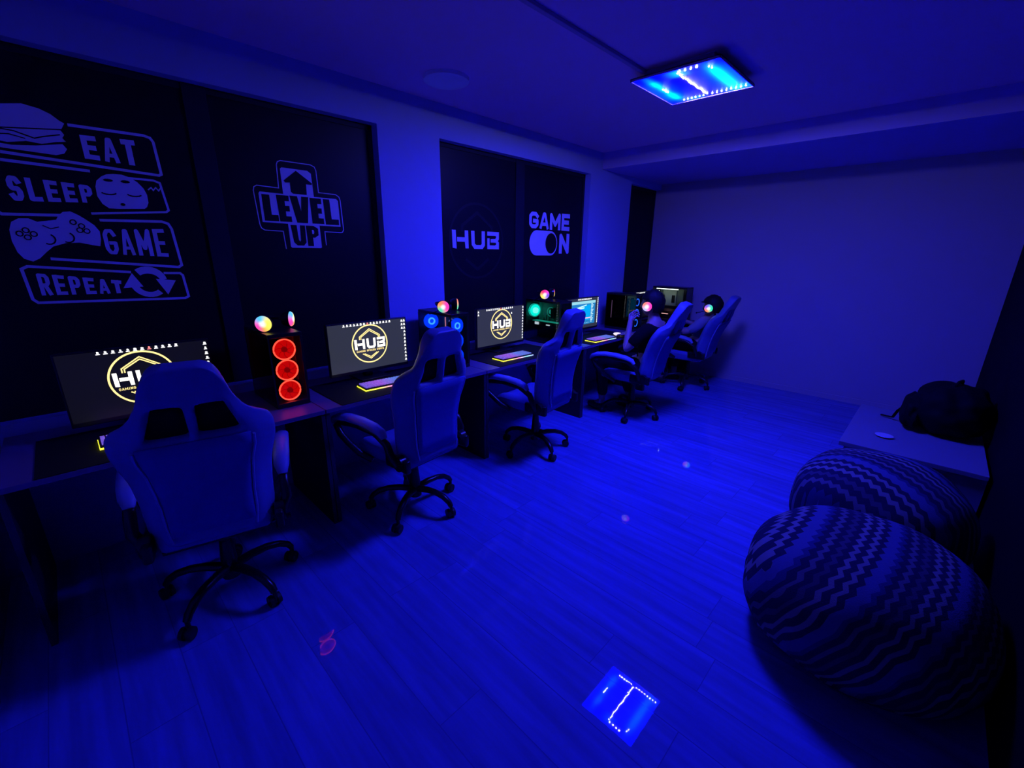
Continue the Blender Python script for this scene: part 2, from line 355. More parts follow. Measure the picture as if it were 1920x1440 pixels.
def hub_letters(parent, m, y0, y1, zb, zt, x, th=0.0012):
    """the stencil HUB lettering, one part per letter"""
    W, H = y1-y0, zt-zb
    for polys in ([[(0, 1), (.075, 1), (.085, 0), (.01, .04)], [(.10, .62), (.255, .62), (.255, 1), (.325, 1), (.33, .02), (.265, .02), (.255, .38), (.10, .38)]],
                  [[(.385, 1), (.455, 1), (.46, .30), (.49, .22), (.59, .22), (.61, .28), (.61, 1), (.68, 1), (.68, .20), (.63, 0), (.45, 0), (.395, .22)]],
                  [[(.735, 1), (1, 1), (1, .58), (.975, .48), (1, .40), (1, 0), (.735, 0), (.735, .62), (.785, .62), (.785, .22), (.91, .22), (.94, .28), (.93, .38), (.81, .38), (.81, .58), (.92, .60), (.94, .72), (.92, .78), (.735, .78)]]):
        mb = MB()
        for pts in polys: mb.poly([(y0+u*W, zb+v*H) for u, v in pts], x, th)
        mb.build('letter', m, parent)
def emblem_lines(mb, cy, cz, R, x, w, double=True, top=0.80):
    ks = (0, 1) if double else (0,)
    for k in ks:
        o = k*w*1.9
        mb.strip([(cy-.58*R+o, cz+.26*R), (cy-.58*R+o, cz+.42*R-o*.3), (cy, cz+top*R-o*1.15), (cy+.58*R-o, cz+.42*R-o*.3), (cy+.58*R-o, cz+.26*R)], w, x)
        mb.strip([(cy-.46*R+o*1.2, cz-.50*R), (cy, cz-top*R+o*1.15), (cy+.46*R-o*1.2, cz-.50*R)], w, x)

# ---------------------------------------------------------------- the room
H, L, XR, YN, FX = 2.7295, 6.15, 3.62, -0.47, 0.08
ZW, ZB, YB = 2.483, 2.557, 4.65
SILL = 0.80
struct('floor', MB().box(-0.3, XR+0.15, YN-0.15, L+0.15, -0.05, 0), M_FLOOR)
struct('ceiling', MB().box(-0.3, XR+0.15, YN-0.15, L+0.15, H, H+0.05), M_CEIL)
wl = MB()
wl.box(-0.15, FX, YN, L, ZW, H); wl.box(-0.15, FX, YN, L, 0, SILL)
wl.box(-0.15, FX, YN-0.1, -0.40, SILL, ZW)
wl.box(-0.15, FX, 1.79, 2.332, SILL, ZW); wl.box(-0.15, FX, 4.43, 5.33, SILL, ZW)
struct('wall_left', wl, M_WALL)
struct('wall_far', MB().box(-0.15, XR+0.1, L, L+0.1, 0, H), M_FARWALL)
struct('wall_right', MB().box(XR, XR+0.1, YN, L, 0, H), M_BLACKWALL)
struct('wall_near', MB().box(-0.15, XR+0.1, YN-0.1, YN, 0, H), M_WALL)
struct('trim_1', MB().box(FX, XR, YB, L, ZB, H), mat('beam_paint', (0.50, 0.40, 0.84), 0.8))                    # dropped beam along the far end
struct('baseboard_far', MB().box(0.9, XR, L-0.012, L, 0, 0.06), M_FARWALL)
def window(n, y0, y1, mull):
    f = MB().box(-0.03, 0.0, y0, y1, SILL, ZW)
    w = struct('window_%d' % n, f, M_FILM)
    fr = MB()
    for a, b in mull: fr.box(0.0, 0.012, a, b, SILL, ZW)
    fr.box(0, 0.006, y0, y0+0.035, SILL, ZW); fr.box(0, 0.006, y1-0.035, y1, SILL, ZW); fr.box(0, 0.006, y0, y1, ZW-0.035, ZW)
    fr.build('window_frame', M_FRAME, w, bevel=0.002)
    return w
window(1, -0.40, 1.79, [(0.672, 0.785)]); window(2, 2.332, 4.43, [(3.285, 3.41)]); window(3, 5.33, L, [])

# raceway, round ceiling light, LED panel
r = MB(); r.box(1.53, 1.56, YN, 2.84, H-0.018, H, bev=0.003)
tag(r.build('cable_raceway', mat('raceway_plastic', (0.5, 0.36, 0.55), 0.6)), 'thin straight cable raceway on the ceiling leading to the blue LED panel', 'cable raceway')
t = thing('ceiling_light', 'round unlit white ceiling light in front of the pillar', 'light', (0.525, 2.07, H))
d = MB()
for (a, b, z0, z1) in ((0.150, 0.150, 0, -.022), (0.150, 0.120, -.022, -.034)): d.cyl((0, 0, z0), (0, 0, z1), a, b, 48)
d.build('housing', M_DISC, t, smooth=True)
MB().sph((0, 0, -.03), .118, .118, .014, 40, 12).build('diffuser', M_DISC, t, smooth=True)

LX0, LX1, LY0, LY1, LZ = 1.478, 2.030, 2.7925, 3.390, H-0.06
lp = thing('led_ceiling_panel', 'glowing blue square LED panel mounted on the ceiling', 'ceiling light', ((LX0+LX1)/2, (LY0+LY1)/2, H))
hx, hy = (LX1-LX0)/2, (LY1-LY0)/2
fr = MB(); e_ = 0.006
fr.box(-hx+.06, hx-.06, -hy+.06, hy-.06, -0.045, 0); fr.box(-hx, hx, -hy, hy, -0.050, -0.045); fr.box(-hx, -hx+e_, -hy, hy, -0.062, -0.045); fr.box(hx-e_, hx, -hy, hy, -0.062, -0.045)
fr.box(-hx, hx, -hy, -hy+e_, -0.062, -0.045); fr.box(-hx, hx, hy-e_, hy, -0.062, -0.045)
fr.build('housing', M_LAMPFRAME, lp)
def panel_mat():
    m, nt, b = nodemat('blue_led_panel'); Lk = nt.links
    tc = N(nt, 'ShaderNodeTexCoord'); sp = N(nt, 'ShaderNodeSeparateXYZ'); Lk.new(tc.outputs['Object'], sp.inputs[0])
    x, y = sp.outputs[0], sp.outputs[1]
    def blob(cx, cy, sx, sy, k, sh=0.0):
        ax = math_n(nt, 'DIVIDE', math_n(nt, 'SUBTRACT', math_n(nt, 'SUBTRACT', x, cx), math_n(nt, 'MULTIPLY', y, sh)), sx); ay = math_n(nt, 'DIVIDE', math_n(nt, 'SUBTRACT', y, cy), sy)
        q = math_n(nt, 'ADD', math_n(nt, 'MULTIPLY', ax, ax), math_n(nt, 'MULTIPLY', math_n(nt, 'MULTIPLY', ay, ay), math_n(nt, 'MULTIPLY', ay, ay)))
        return math_n(nt, 'MULTIPLY', math_n(nt, 'EXPONENT', math_n(nt, 'MULTIPLY', q, -1)), k)
    g = blob(-0.185, -0.01, 0.024, 0.215, 0.85)
    for a in ((0.185, 0.03, 0.032, 0.23, 1.6), (0.20, 0.05, 0.085, 0.24, 0.18), (-0.2, 0.05, 0.07, 0.2, 0.14), (0.0, -0.22, 0.045, 0.05, 0.7), (-0.185, 0.14, 0.035, 0.07, 0.6), (-0.185, -0.14, 0.03, 0.05, 0.4), (0.22, 0.24, 0.09, 0.05, 0.35), (-0.09, 0.255, 0.05, 0.03, 0.35)):
        g = math_n(nt, 'ADD', g, blob(*a))
    g = math_n(nt, 'ADD', g, 0.0015)
    c = N(nt, 'ShaderNodeCombineXYZ'); Lk.new(g, c.inputs[1]); c.inputs[2].default_value = LAMP_BLUE; c.inputs[0].default_value = 0.0
    Lk.new(c.outputs[0], b.inputs['Emission Color']); b.inputs['Emission Strength'].default_value = 1
    b.inputs['Base Color'].default_value = (0, 0, 0.02, 1); return m
MB().box(-hx+e_, hx-e_, -hy+e_, hy-e_, -0.058, -0.046).build('diffuser', panel_mat(), lp)
dots = MB()
def dot(x, y, r=0.0038): dots.cyl((x, y, -0.058), (x, y, -0.0605), r, r*.8, 10)
for i in range(21): dot(0.004*math.sin(i*1.3), -0.225+i*0.0228)
for i in range(4): dot(0.02+i*0.034, -0.245, 0.0048 if i < 3 else 0.0055)
for i in range(8): dot(0.03+i*0.030, 0.250, 0.0038)
for i in range(6): dot(-0.03-i*0.027, 0.250, 0.0038)
for i in range(4): dot(-0.186+0.003*(i % 2), -0.03+i*0.022, 0.003)
for i in range(2): dot(0.178+i*0.006, -0.205+i*0.03, 0.003)
ld = emis('white_led_dots', (380, 355, 310), 1.0); dots.build('led_dots', ld, lp)

# ---------------------------------------------------------------- window decals (y, z on the window film)
DX = 0.0005
def decal(name, label, cy, cz):
    return thing(name, label, 'window decal', (0, 0, 0), 0, 'white vinyl decals on the blacked-out windows')
T = thing('slogan_decal', 'large four-row decal reading EAT SLEEP GAME REPEAT on the nearest window', 'window decal')
w_ = 0.013
b = MB()
b.strip([(0.185, 2.187), (0.47, 2.190), (0.495, 2.183), (0.505, 2.165), (0.512, 2.010), (0.500, 2.003), (-0.16, 2.040)], w_, DX)
b.strip([(-0.30, 2.01), (0.225, 1.990)], w_, DX); b.strip([(0.37, 1.975), (0.47, 1.975), (0.497, 1.965), (0.512, 1.828), (0.500, 1.818), (0.19, 1.790)], w_*.8, DX)
b.strip([(-0.30, 1.985), (-0.145, 1.80), (-0.115, 1.768), (0.085, 1.775)], w_, DX)
b.strip([(0.215, 1.760), (0.47, 1.767), (0.497, 1.757), (0.508, 1.73), (0.521, 1.535), (0.505, 1.524), (0.0, 1.570)], w_, DX)
b.strip([(0.29, 1.500), (-0.085, 1.535), (-0.107, 1.523), (-0.10, 1.38), (-0.085, 1.362), (0.505, 1.348), (0.524, 1.358), (0.516, 1.478), (0.505, 1.490), (0.43, 1.492)], w_*.95, DX)
b.build('frame_outline', M_DECAL, T)
for a_ in (('EAT', 0.218, 0.425, 2.150, 2.046, 2.160, 2.038, 0.024, DX, 0.32), ('SLEEP', -0.072, 0.213, 1.938, 1.828, 1.922, 1.842, 0.020, DX, 0.34),
           ('GAME', 0.212, 0.470, 1.716, 1.594, 1.728, 1.580, 0.021, DX, 0.26), ('REPEAT', -0.066, 0.240, 1.503, 1.396, 1.457, 1.391, 0.018, DX, 0.32)): letters(T, M_DECAL, 'letter', *a_)
b = MB()
b.poly([(0.160, 2.164), (0.175, 2.19), (0.159, 2.200), (0.135, 2.222), (0.10, 2.238), (0.048, 2.247), (-0.02, 2.232), (-0.07, 2.20), (-0.10, 2.16), (-0.105, 2.13)], DX)
b.poly([(-0.11, 2.124), (0.155, 2.158), (0.165, 2.14), (0.155, 2.125), (0.165, 2.11), (0.13, 2.104), (0.08, 2.088), (0.03, 2.092), (-0.03, 2.078), (-0.08, 2.083), (-0.11, 2.10)], DX)
b.poly([(-0.11, 2.075), (-0.02, 2.068), (0.06, 2.078), (0.150, 2.098), (0.162, 2.078), (0.148, 2.057), (0.118, 2.046), (-0.05, 2.052), (-0.10, 2.06)], DX)
b.build('burger_icon', M_DECAL, T)
b = MB(); b.strip([(-0.09, 2.135), (0.0, 2.128), (0.06, 2.108), (0.09, 2.12), (0.15, 2.138)], 0.005, DX+.0015); b.strip([(-0.08, 2.105), (-0.02, 2.113), (0.03, 2.102)], 0.004, DX+.0015)
b.build('burger_lines', M_DECALDARK, T)
b = MB(); b.poly([(0.231, 1.92), (0.240, 1.948), (0.262, 1.970), (0.285, 1.983), (0.311, 1.988), (0.345, 1.988), (0.375, 1.978), (0.402, 1.958), (0.422, 1.93), (0.431, 1.90), (0.430, 1.86), (0.420, 1.838), (0.408, 1.828), (0.30, 1.820), (0.264, 1.820), (0.242, 1.84), (0.229, 1.875)], DX)
b.build('sleepy_face_icon', M_DECAL, T)
for cy in (0.277, 0.378): MB().strip(arc(cy, 1.899, 0.030, 200, 340, 8, 0.012), 0.006, DX+.0015).build('closed_eye', M_DECALDARK, T)
for cy in (0.285, 0.352): MB().poly(arc(cy, 1.955, 0.019, 0, 330, 11, 0.007), DX+.0015).build('eyebrow', M_DECALDARK, T)
MB().poly(arc(0.322, 1.843, 0.010, 0, 330, 11, 0.007), DX+.0015).build('mouth', M_DECALDARK, T)
b = MB(); b.strip([(0.44, 1.925), (0.455, 1.938), (0.462, 1.925), (0.475, 1.94), (0.485, 1.925), (0.495, 1.938)], 0.006, DX+.0001); b.build('sleep_mark', M_DECAL, T)
b = MB()
b.poly([(-0.107, 1.70), (-0.094, 1.735), (-0.068, 1.752), (-0.035, 1.754), (-0.009, 1.740), (0.057, 1.753), (0.070, 1.775), (0.088, 1.791), (0.115, 1.795), (0.14, 1.780), (0.162, 1.762), (0.19, 1.735), (0.205, 1.705), (0.202, 1.665), (0.193, 1.632), (0.165, 1.637), (0.120, 1.648), (0.07, 1.645), (0.022, 1.628), (-0.008, 1.600), (-0.035, 1.572), (-0.061, 1.557), (-0.088, 1.570), (-0.103, 1.60), (-0.110, 1.65)], DX)
b.build('gamepad_icon', M_DECAL, T)
for cy, cz in ((-0.055, 1.700), (-0.055, 1.668), (-0.078, 1.684), (-0.032, 1.684), (0.115, 1.745), (0.142, 1.728), (0.132, 1.708), (0.157, 1.705)):
    MB().strip(arc(cy, cz, 0.011, 0, 330, 11), 0.0045, DX+.0015, closed=True).build('gamepad_button', M_DECALDARK, T)
for cy, cz in ((0.012, 1.662), (0.080, 1.672)): MB().strip(arc(cy, cz, 0.024, -120, 60, 8), 0.006, DX+.0015).build('thumbstick_line', M_DECALDARK, T)
MB().strip([(0.005, 1.725), (0.03, 1.71), (0.06, 1.72)], 0.004, DX+.0015).build('gamepad_line', M_DECALDARK, T)
b = MB()
cy, cz = 0.357, 1.446
b.poly(arc(cy, cz, 0.083, 128, 10, 10, 0.083)+arc(cy, cz, 0.052, 10, 128, 10, 0.045), DX); b.poly([(0.389, 1.462), (0.478, 1.450), (0.430, 1.373)], DX)
b.poly(arc(cy, cz, 0.083, 308, 190, 10, 0.083)+arc(cy, cz, 0.052, 190, 308, 10, 0.055), DX); b.poly([(0.243, 1.417), (0.292, 1.495), (0.328, 1.422)], DX)
b.build('repeat_arrows_icon', M_DECAL, T)

T = thing('level_up_decal', 'plus-shaped decal reading LEVEL UP with an upward arrow', 'window decal')
b = MB(); w_ = 0.0055
b.strip([(1.105, 1.632), (1.100, 1.742), (0.99, 1.745), (0.972, 1.757), (0.966, 1.78), (0.957, 1.975), (0.963, 1.996), (0.980, 2.006), (1.107, 2.003), (1.112, 2.140), (1.120, 2.157), (1.138, 2.166), (1.325, 2.166), (1.350, 2.156), (1.358, 2.135), (1.360, 2.0), (1.478, 1.998), (1.500, 1.985), (1.507, 1.965), (1.512, 1.768), (1.503, 1.752), (1.49, 1.748), (1.375, 1.750), (1.375, 1.660)], w_, DX)
b.build('frame_outline', M_DECAL, T)
b = MB()
b.poly([(0.984, 1.793), (0.984, 1.962), (0.992, 1.972), (1.130, 1.970), (1.130, 2.118), (1.140, 2.127), (1.30, 2.127), (1.322, 2.112), (1.325, 1.970), (1.478, 1.970), (1.490, 1.958), (1.492, 1.788), (1.342, 1.788), (1.342, 1.645), (1.335, 1.640), (1.143, 1.640), (1.136, 1.648), (1.136, 1.790)], DX)
b.build('cross_panel', M_DECAL, T)
b = MB(); x2 = DX+.0015
b.poly([(1.226, 2.118), (1.143, 2.052), (1.150, 2.040), (1.180, 2.043), (1.180, 1.988), (1.192, 1.977), (1.279, 1.978), (1.282, 2.043), (1.318, 2.043), (1.322, 2.052)], x2)
b.build('arrow', M_DECALDARK, T)
MB().poly([(0.999, 1.958), (1.044, 1.958), (1.044, 1.840), (1.083, 1.840), (1.083, 1.802), (0.999, 1.802)], x2).build('letter', M_DECALDARK, T)
MB().poly([(1.084, 1.962), (1.160, 1.962), (1.160, 1.928), (1.132, 1.928), (1.132, 1.900), (1.158, 1.900), (1.158, 1.866), (1.132, 1.866), (1.132, 1.836), (1.164, 1.836), (1.164, 1.802), (1.090, 1.802)], x2).build('letter', M_DECALDARK, T)
MB().poly([(1.166, 1.964), (1.214, 1.964), (1.230, 1.872), (1.240, 1.964), (1.286, 1.964), (1.266, 1.800), (1.196, 1.800)], x2).build('letter', M_DECALDARK, T)
MB().poly([(1.294, 1.962), (1.370, 1.962), (1.370, 1.928), (1.342, 1.928), (1.342, 1.900), (1.368, 1.900), (1.368, 1.866), (1.342, 1.866), (1.342, 1.836), (1.376, 1.836), (1.376, 1.800), (1.296, 1.800)], x2).build('letter', M_DECALDARK, T)
MB().poly([(1.384, 1.962), (1.428, 1.962), (1.432, 1.834), (1.482, 1.834), (1.482, 1.798), (1.388, 1.798)], x2).build('letter', M_DECALDARK, T)
MB().poly([(1.150, 1.784), (1.188, 1.784), (1.192, 1.690), (1.200, 1.680), (1.206, 1.690), (1.210, 1.784), (1.242, 1.784), (1.240, 1.675), (1.222, 1.655), (1.180, 1.655), (1.160, 1.675)], x2).build('letter', M_DECALDARK, T)
MB().poly([(1.248, 1.784), (1.300, 1.784), (1.328, 1.768), (1.328, 1.725), (1.302, 1.708), (1.288, 1.708), (1.288, 1.652), (1.250, 1.652)], x2).build('letter', M_DECALDARK, T)
b = MB(); b.poly([(1.285, 1.758), (1.296, 1.758), (1.300, 1.745), (1.296, 1.732), (1.285, 1.732)], x2+.0015); b.build('letter_counter', M_DECAL, T)

T = thing('hub_decal', 'HUB lettering decal inside a faint dark ring emblem', 'window decal')
hub_letters(T, M_DECAL, 2.494, 3.066, 1.655, 1.812, DX)
b = MB(); b.strip(arc(2.79, 1.720, 0.325, 0, 352, 44), 0.020, DX, closed=True); emblem_lines(b, 2.79, 1.72, 0.31, DX, 0.026, double=False)
b.build('emblem_ring', M_DECALFAINT, T)

T = thing('game_on_decal', 'GAME ON decal with a toggle switch for the letter O', 'window decal')
letters(T, M_DECAL, 'letter', 'GAME', 3.498, 4.180, 2.030, 1.872, 2.046, 1.866, 0.048, DX, 0.14)
letters(T, M_DECAL, 'letter', 'N', 4.005, 4.186, 1.835, 1.622, 1.838, 1.618, 0.052, DX)
b = MB()
pill = arc(3.62, 1.727, 0.112, 90, 270, 14, 0.127)+arc(3.855, 1.727, 0.112, -90, 90, 14, 0.127)
b.poly(pill, DX); b.build('toggle_switch', M_DECAL, T)
b = MB(); b.poly(arc(3.860, 1.727, 0.094, 0, 352, 30, 0.106), DX+.0015); b.build('toggle_knob', M_DECALDARK, T)

# ---------------------------------------------------------------- desks
YD = [-0.33, 0.925, 2.180, 3.5015, 4.82, 6.13]
XD0, XD1, ZD = 0.11, 0.788, 0.75
nth = ['nearest the camera, under the red-lit tower', 'second from the camera, under the blue-lit tower', 'middle one of five, under the teal-lit tower', 'fourth from the camera, at the person in the black T-shirt', 'last one before the far wall']
for i in range(5):
    y0, y1 = YD[i]+0.002, YD[i+1]-0.002
    t = thing('gaming_desk', 'dark panel-sided desk '+nth[i], 'desk', (0, (y0+y1)/2, 0), 0, 'row of dark desks along the windows')
    h = (y1-y0)/2
    MB().box(XD0, XD1, -h, h, ZD-0.025, ZD).build('desktop', M_DESK, t, bevel=0.002)
    for s in (-1, 1):
        a, b_ = (-h, -h+0.022) if s < 0 else (h-0.022, h)
        MB().box(XD0, XD1-0.012, a, b_, 0, ZD-0.025).build('side_panel', M_PANEL, t, bevel=0.001)
        MB().box(XD1-0.012, XD1-0.008, a, b_, 0, ZD-0.025).build('panel_edge_band', M_EDGE, t)
YM = [0.21, 1.455, 2.755, 4.03, 5.30]
MATL = ['black desk mat under the leftmost keyboard', 'black desk mat in front of the second monitor', 'black desk mat in front of the middle monitor', 'black desk mat at the seated person in the black T-shirt', 'black desk mat on the last desk by the far wall']
for i, y in enumerate(YM):
    o = MB().box(-0.25, 0.25, -0.42, 0.42, 0, 0.004).build('desk_mat', M_MAT, None, bevel=0.001, loc=(0.535, y-0.01, ZD)); tag(o, MATL[i], 'desk mat', 'desk mats')

# ---------------------------------------------------------------- monitors
M_SCREEN = emis('dark_grey_screen', (0.030, 0.034, 0.050), 1.0); M_SCREENDIM = emis('black_screen', (0.004, 0.004, 0.006), 1.0)
M_GOLD = emis('gold_logo_light', (1.5, 1.15, 0.42), 1.0); M_GLOW = emis('white_logo_light', (2.2, 2.1, 1.8), 1.0); M_ICON = emis('white_icon_light', (1.5, 1.5, 1.5), 1.0)
M_ICONR = emis('red_icon_light', (1.4, 0.35, 0.35), 1.0)
def monitor(i, y, label, W=0.60, logo=True, dim=False, rz=0.0):
    t = thing('monitor', label, 'monitor', (0.36, y, ZD+0.0045), rz, 'monitors along the desks')
    z0, z1 = 0.045, 0.405
    MB().box(-0.03, 0, -W/2, W/2, z0, z1).build('housing', M_BEZEL, t, bevel=0.004)
    s0, s1 = z0+0.022, z1-0.008; sc = MB().box(0, 0.0008, -W/2+0.008, W/2-0.008, s0, s1).build('screen', M_SCREENDIM if dim else M_SCREEN, t)
    MB().box(-0.055, -0.03, -0.12, 0.12, 0.12, 0.32).build('rear_cover', M_BEZEL, t, bevel=0.01)
    st = MB(); st.box(-0.10, -0.05, -0.03, 0.03, 0.006, 0.24); st.build('stand', M_BEZEL, t, bevel=0.004)
    MB().box(-0.16, 0.06, -0.11, 0.11, 0, 0.008).build('stand_foot', M_BEZEL, t, bevel=0.003)
    return t, sc
def icons(sc, pts, m=None, s=0.0105, x=0.001):
    rnd = random.Random(3)
    for (y, z) in pts:
        mb = MB(); a = rnd.uniform(.7, 1.1); mb.poly([(y-s*a/2, z-s*.1), (y-s*a/2, z+s*.7), (y-s*.1, z+s*.85), (y+s*a/2, z+s*.6), (y+s*a/2, z-s*.1)], x, .0004)
        mb.poly([(y-s*.8, z-s*.65), (y-s*.8, z-s*.25), (y+s*rnd.uniform(.4, .9), z-s*.25), (y+s*.75, z-s*.65)], x, .0004)
        mb.build('desktop_icon', m or M_ICON, sc)
ML = ['leftmost monitor, mostly hidden behind the nearest chair', 'monitor showing the gold HUB emblem, between the red and blue towers', 'monitor showing the HUB emblem, between the blue and teal towers', 'monitor with an open bright blue window, behind the third chair', 'dark monitor on the last desk behind the seated people']
for i, y in enumerate(YM):
    t, sc = monitor(i, y, ML[i], dim=(i in (0, 4)))
    zc = 0.245
    if i < 3:
        R = 0.132
        b = MB(); b.strip(arc(0, zc, R, 0, 354, 60), 0.0085, 0.001, .0004, closed=True); emblem_lines(b, 0, zc, R, 0.001, 0.0055)
        b.build('emblem', M_GOLD, sc)
        hub_letters(sc, M_GLOW, -0.116, 0.116, zc-0.033, zc+0.038, 0.001, .0006)
        b = MB(); text(b, 'GAMING SPACE& COFFE', -0.104, 0.104, zc-0.040, zc-0.053, zc-0.040, zc-0.053, 0.0024, 0.001, 0.3, th=.0004)
        b.build('emblem_tagline', M_GOLD, sc)
        pts = [(-0.145+k*0.0275+0.0, 0.388) for k in range(12)] if i == 0 else [(-0.18+k*0.0245, 0.386) for k in range(15 if i == 1 else 14)]
        red = pts.pop(7)
        pts += [(0.282, 0.380-k*0.0265) for k in range(12)]
        if i == 1: pts += [(0.262, 0.380-k*0.0265) for k in range(3)]
        if i == 2: pts += [(-0.28, 0.375), (-0.28, 0.350), (0.13, 0.335)]
        icons(sc, pts)
        icons(sc, [red], M_ICONR)
    if i == 3:
        MB().box(0.0009, 0.0014, -0.25, 0.235, 0.105, 0.366).build('open_window', emis('blue_app_window', (0.02, 0.22, 0.55), 1.0), sc)
        MB().box(0.0015, 0.0018, -0.25, 0.235, 0.335, 0.366).build('title_bar', emis('pale_title_bar', (0.35, 0.75, 0.85), 1.0), sc)
        MB().box(0.0015, 0.0018, -0.04, 0.14, 0.15, 0.32).build('picture_tile', emis('bright_blue_tile', (0.0, 0.42, 0.95), 1.0), sc)
        b = MB(); b.poly([(-0.12, 0.285), (0.06, 0.315), (0.06, 0.325), (-0.12, 0.30)], 0.002, .0003); b.poly([(-0.2, 0.268), (0.02, 0.285), (0.02, 0.298), (-0.2, 0.285)], 0.002, .0003)
        for k in range(13): b.box(0.0019, 0.0022, 0.150, 0.150+0.03+0.02*((k*7) % 3)/2, 0.125+k*0.0165, 0.1335+k*0.0165)
        for k in range(5): b.box(0.0019, 0.0022, -0.02+k*.03, -0.01+k*.03, 0.118, 0.124)
        b.build('window_text', emis('pale_cyan_text', (0.7, 1.1, 1.2), 1.0), sc)
        b = MB().box(0.0019, 0.0022, -0.03, 0.15, 0.168, 0.180); b.build('pink_button', emis('pink_button_light', (1.4, 0.6, 0.75), 1.0), sc)
        icons(sc, [(-0.10+k*0.022, 0.386) for k in range(12)]+[(0.283, 0.384-k*0.021) for k in range(14)])
    if i == 4:
        icons(sc, [(-0.10+k*0.024, 0.386) for k in range(10)])

# ---------------------------------------------------------------- keyboards and mouse
M_RIM = ramp_along_mat('rgb_rim_light', 'Y', -0.18, 0.18, [(1.0, 1.0, 0.05), (1.0, 0.9, 0.1), (1.0, 0.25, 0.6), (0.3, 0.8, 1.0), (0.4, 0.5, 1.0)], 1.6)
M_KEYS = ramp_along_mat('backlit_keycaps', 'Y', -0.18, 0.18, [(0.16, 0.10, 0.75), (0.35, 0.10, 0.80), (0.12, 0.22, 0.85), (0.12, 0.15, 0.7)], 0.9)
def keyboard():
    t = bpy.data.objects.new('keyboard', None); COL.objects.link(t)
    MB().box(-0.065, 0.065, -0.18, 0.18, 0.004, 0.020).build('body', M_KEYBASE, t, bevel=0.003)
    b = MB(); b.box(-0.067, 0.069, -0.183, -0.178, 0.004, 0.011); b.box(0.065, 0.070, -0.183, 0.183, 0.004, 0.011); b.box(-0.067, 0.069, 0.178, 0.183, 0.004, 0.011)
    b.build('light_rim', M_RIM, t)
    b = MB()
    for r_ in range(5):
        for c in range(17):
            b.box(-0.057+r_*0.0232, -0.057+r_*0.0232+0.018, -0.172+c*0.0205, -0.172+c*0.0205+0.0165, 0.020, 0.029)
    b.build('keycaps', M_KEYS, t, bevel=0.0015); return t
KL = ['leftmost keyboard, only its yellow-lit corner showing beside the nearest chair', 'backlit keyboard in front of the gold HUB monitor', 'backlit keyboard in front of the middle monitor', 'backlit keyboard beside the arm of the person in the black T-shirt']
KP = [(0.55, 0.165, 0), (0.59, 1.435, -0.06), (0.625, 2.640, -0.03), (0.70, 3.895, -0.05)]
kb = keyboard()
for i, (x, y, rz) in enumerate(KP):
    if i == 0: o = kb
    else:
        o = kb.copy(); COL.objects.link(o)
        for ch in kb.children: c = ch.copy(); COL.objects.link(c); c.parent = o
    o.location = (x, y, ZD+0.0015); o.rotation_euler = (0, 0, rz)
    o['label'] = KL[i]; o['category'] = 'keyboard'; o['group'] = 'backlit keyboards on the desks'
t = thing('computer_mouse', 'glowing white computer mouse beside the fourth keyboard', 'mouse', (0.70, 4.235, ZD+0.008))
MB().sph((0, 0, 0.014), .055, .031, .018).build('shell', emis('lit_mouse_shell', (0.9, 0.75, 0.85), 1.1, (0.6, 0.6, 0.6)), t, smooth=True)
MB().cyl((-0.03, -0.004, 0.029), (-0.03, 0.004, 0.029), 0.008, n=14).build('scroll_wheel', M_RUBBER, t)

# ---------------------------------------------------------------- PC towers
def fan_mats(name, col, ring):
    return emis(name+'_blades', col, 1.0), emis(name+'_ring', ring, 1.0)
def fan(t, c, nrm, r, mats, hub=True, ringmat=None, fill=True):
    """lit fan: blades disc, ring, hub; nrm is the way it faces"""
    c, nrm = Vector(c), Vector(nrm).normalized()
    f = MB()
    f.cyl(c-nrm*0.010, c, r, r, 28)
    o = f.build('fan', mats[0] if fill else M_PLASTIC, t)
    a = nrm.orthogonal().normalized(); b_ = nrm.cross(a)
    g = MB(); g.tube([c+nrm*0.003+(a*math.cos(k*2*PI/36)+b_*math.sin(k*2*PI/36))*r*(1.0 if hub else 0.95) for k in range(36)], r*0.075, 6, closed=True)
    g.build('fan_ring', mats[1], o, smooth=True)
    if hub:
        g = MB(); g.cyl(c, c+nrm*0.012, r*0.30, r*0.24, 18)
        for k in range(7):
            an = k*2*PI/7; p = a*math.cos(an)+b_*math.sin(an); q = a*math.cos(an+.5)+b_*math.sin(an+.5)
            g.tube([c+nrm*0.004+p*r*.25, c+nrm*0.004+(p+q)*.5*r*.6, c+nrm*0.004+q*r*.9], r*.022, 5)
        g.build('fan_hub', mats[2] if len(mats) > 2 else M_PLASTIC, o)
    return o
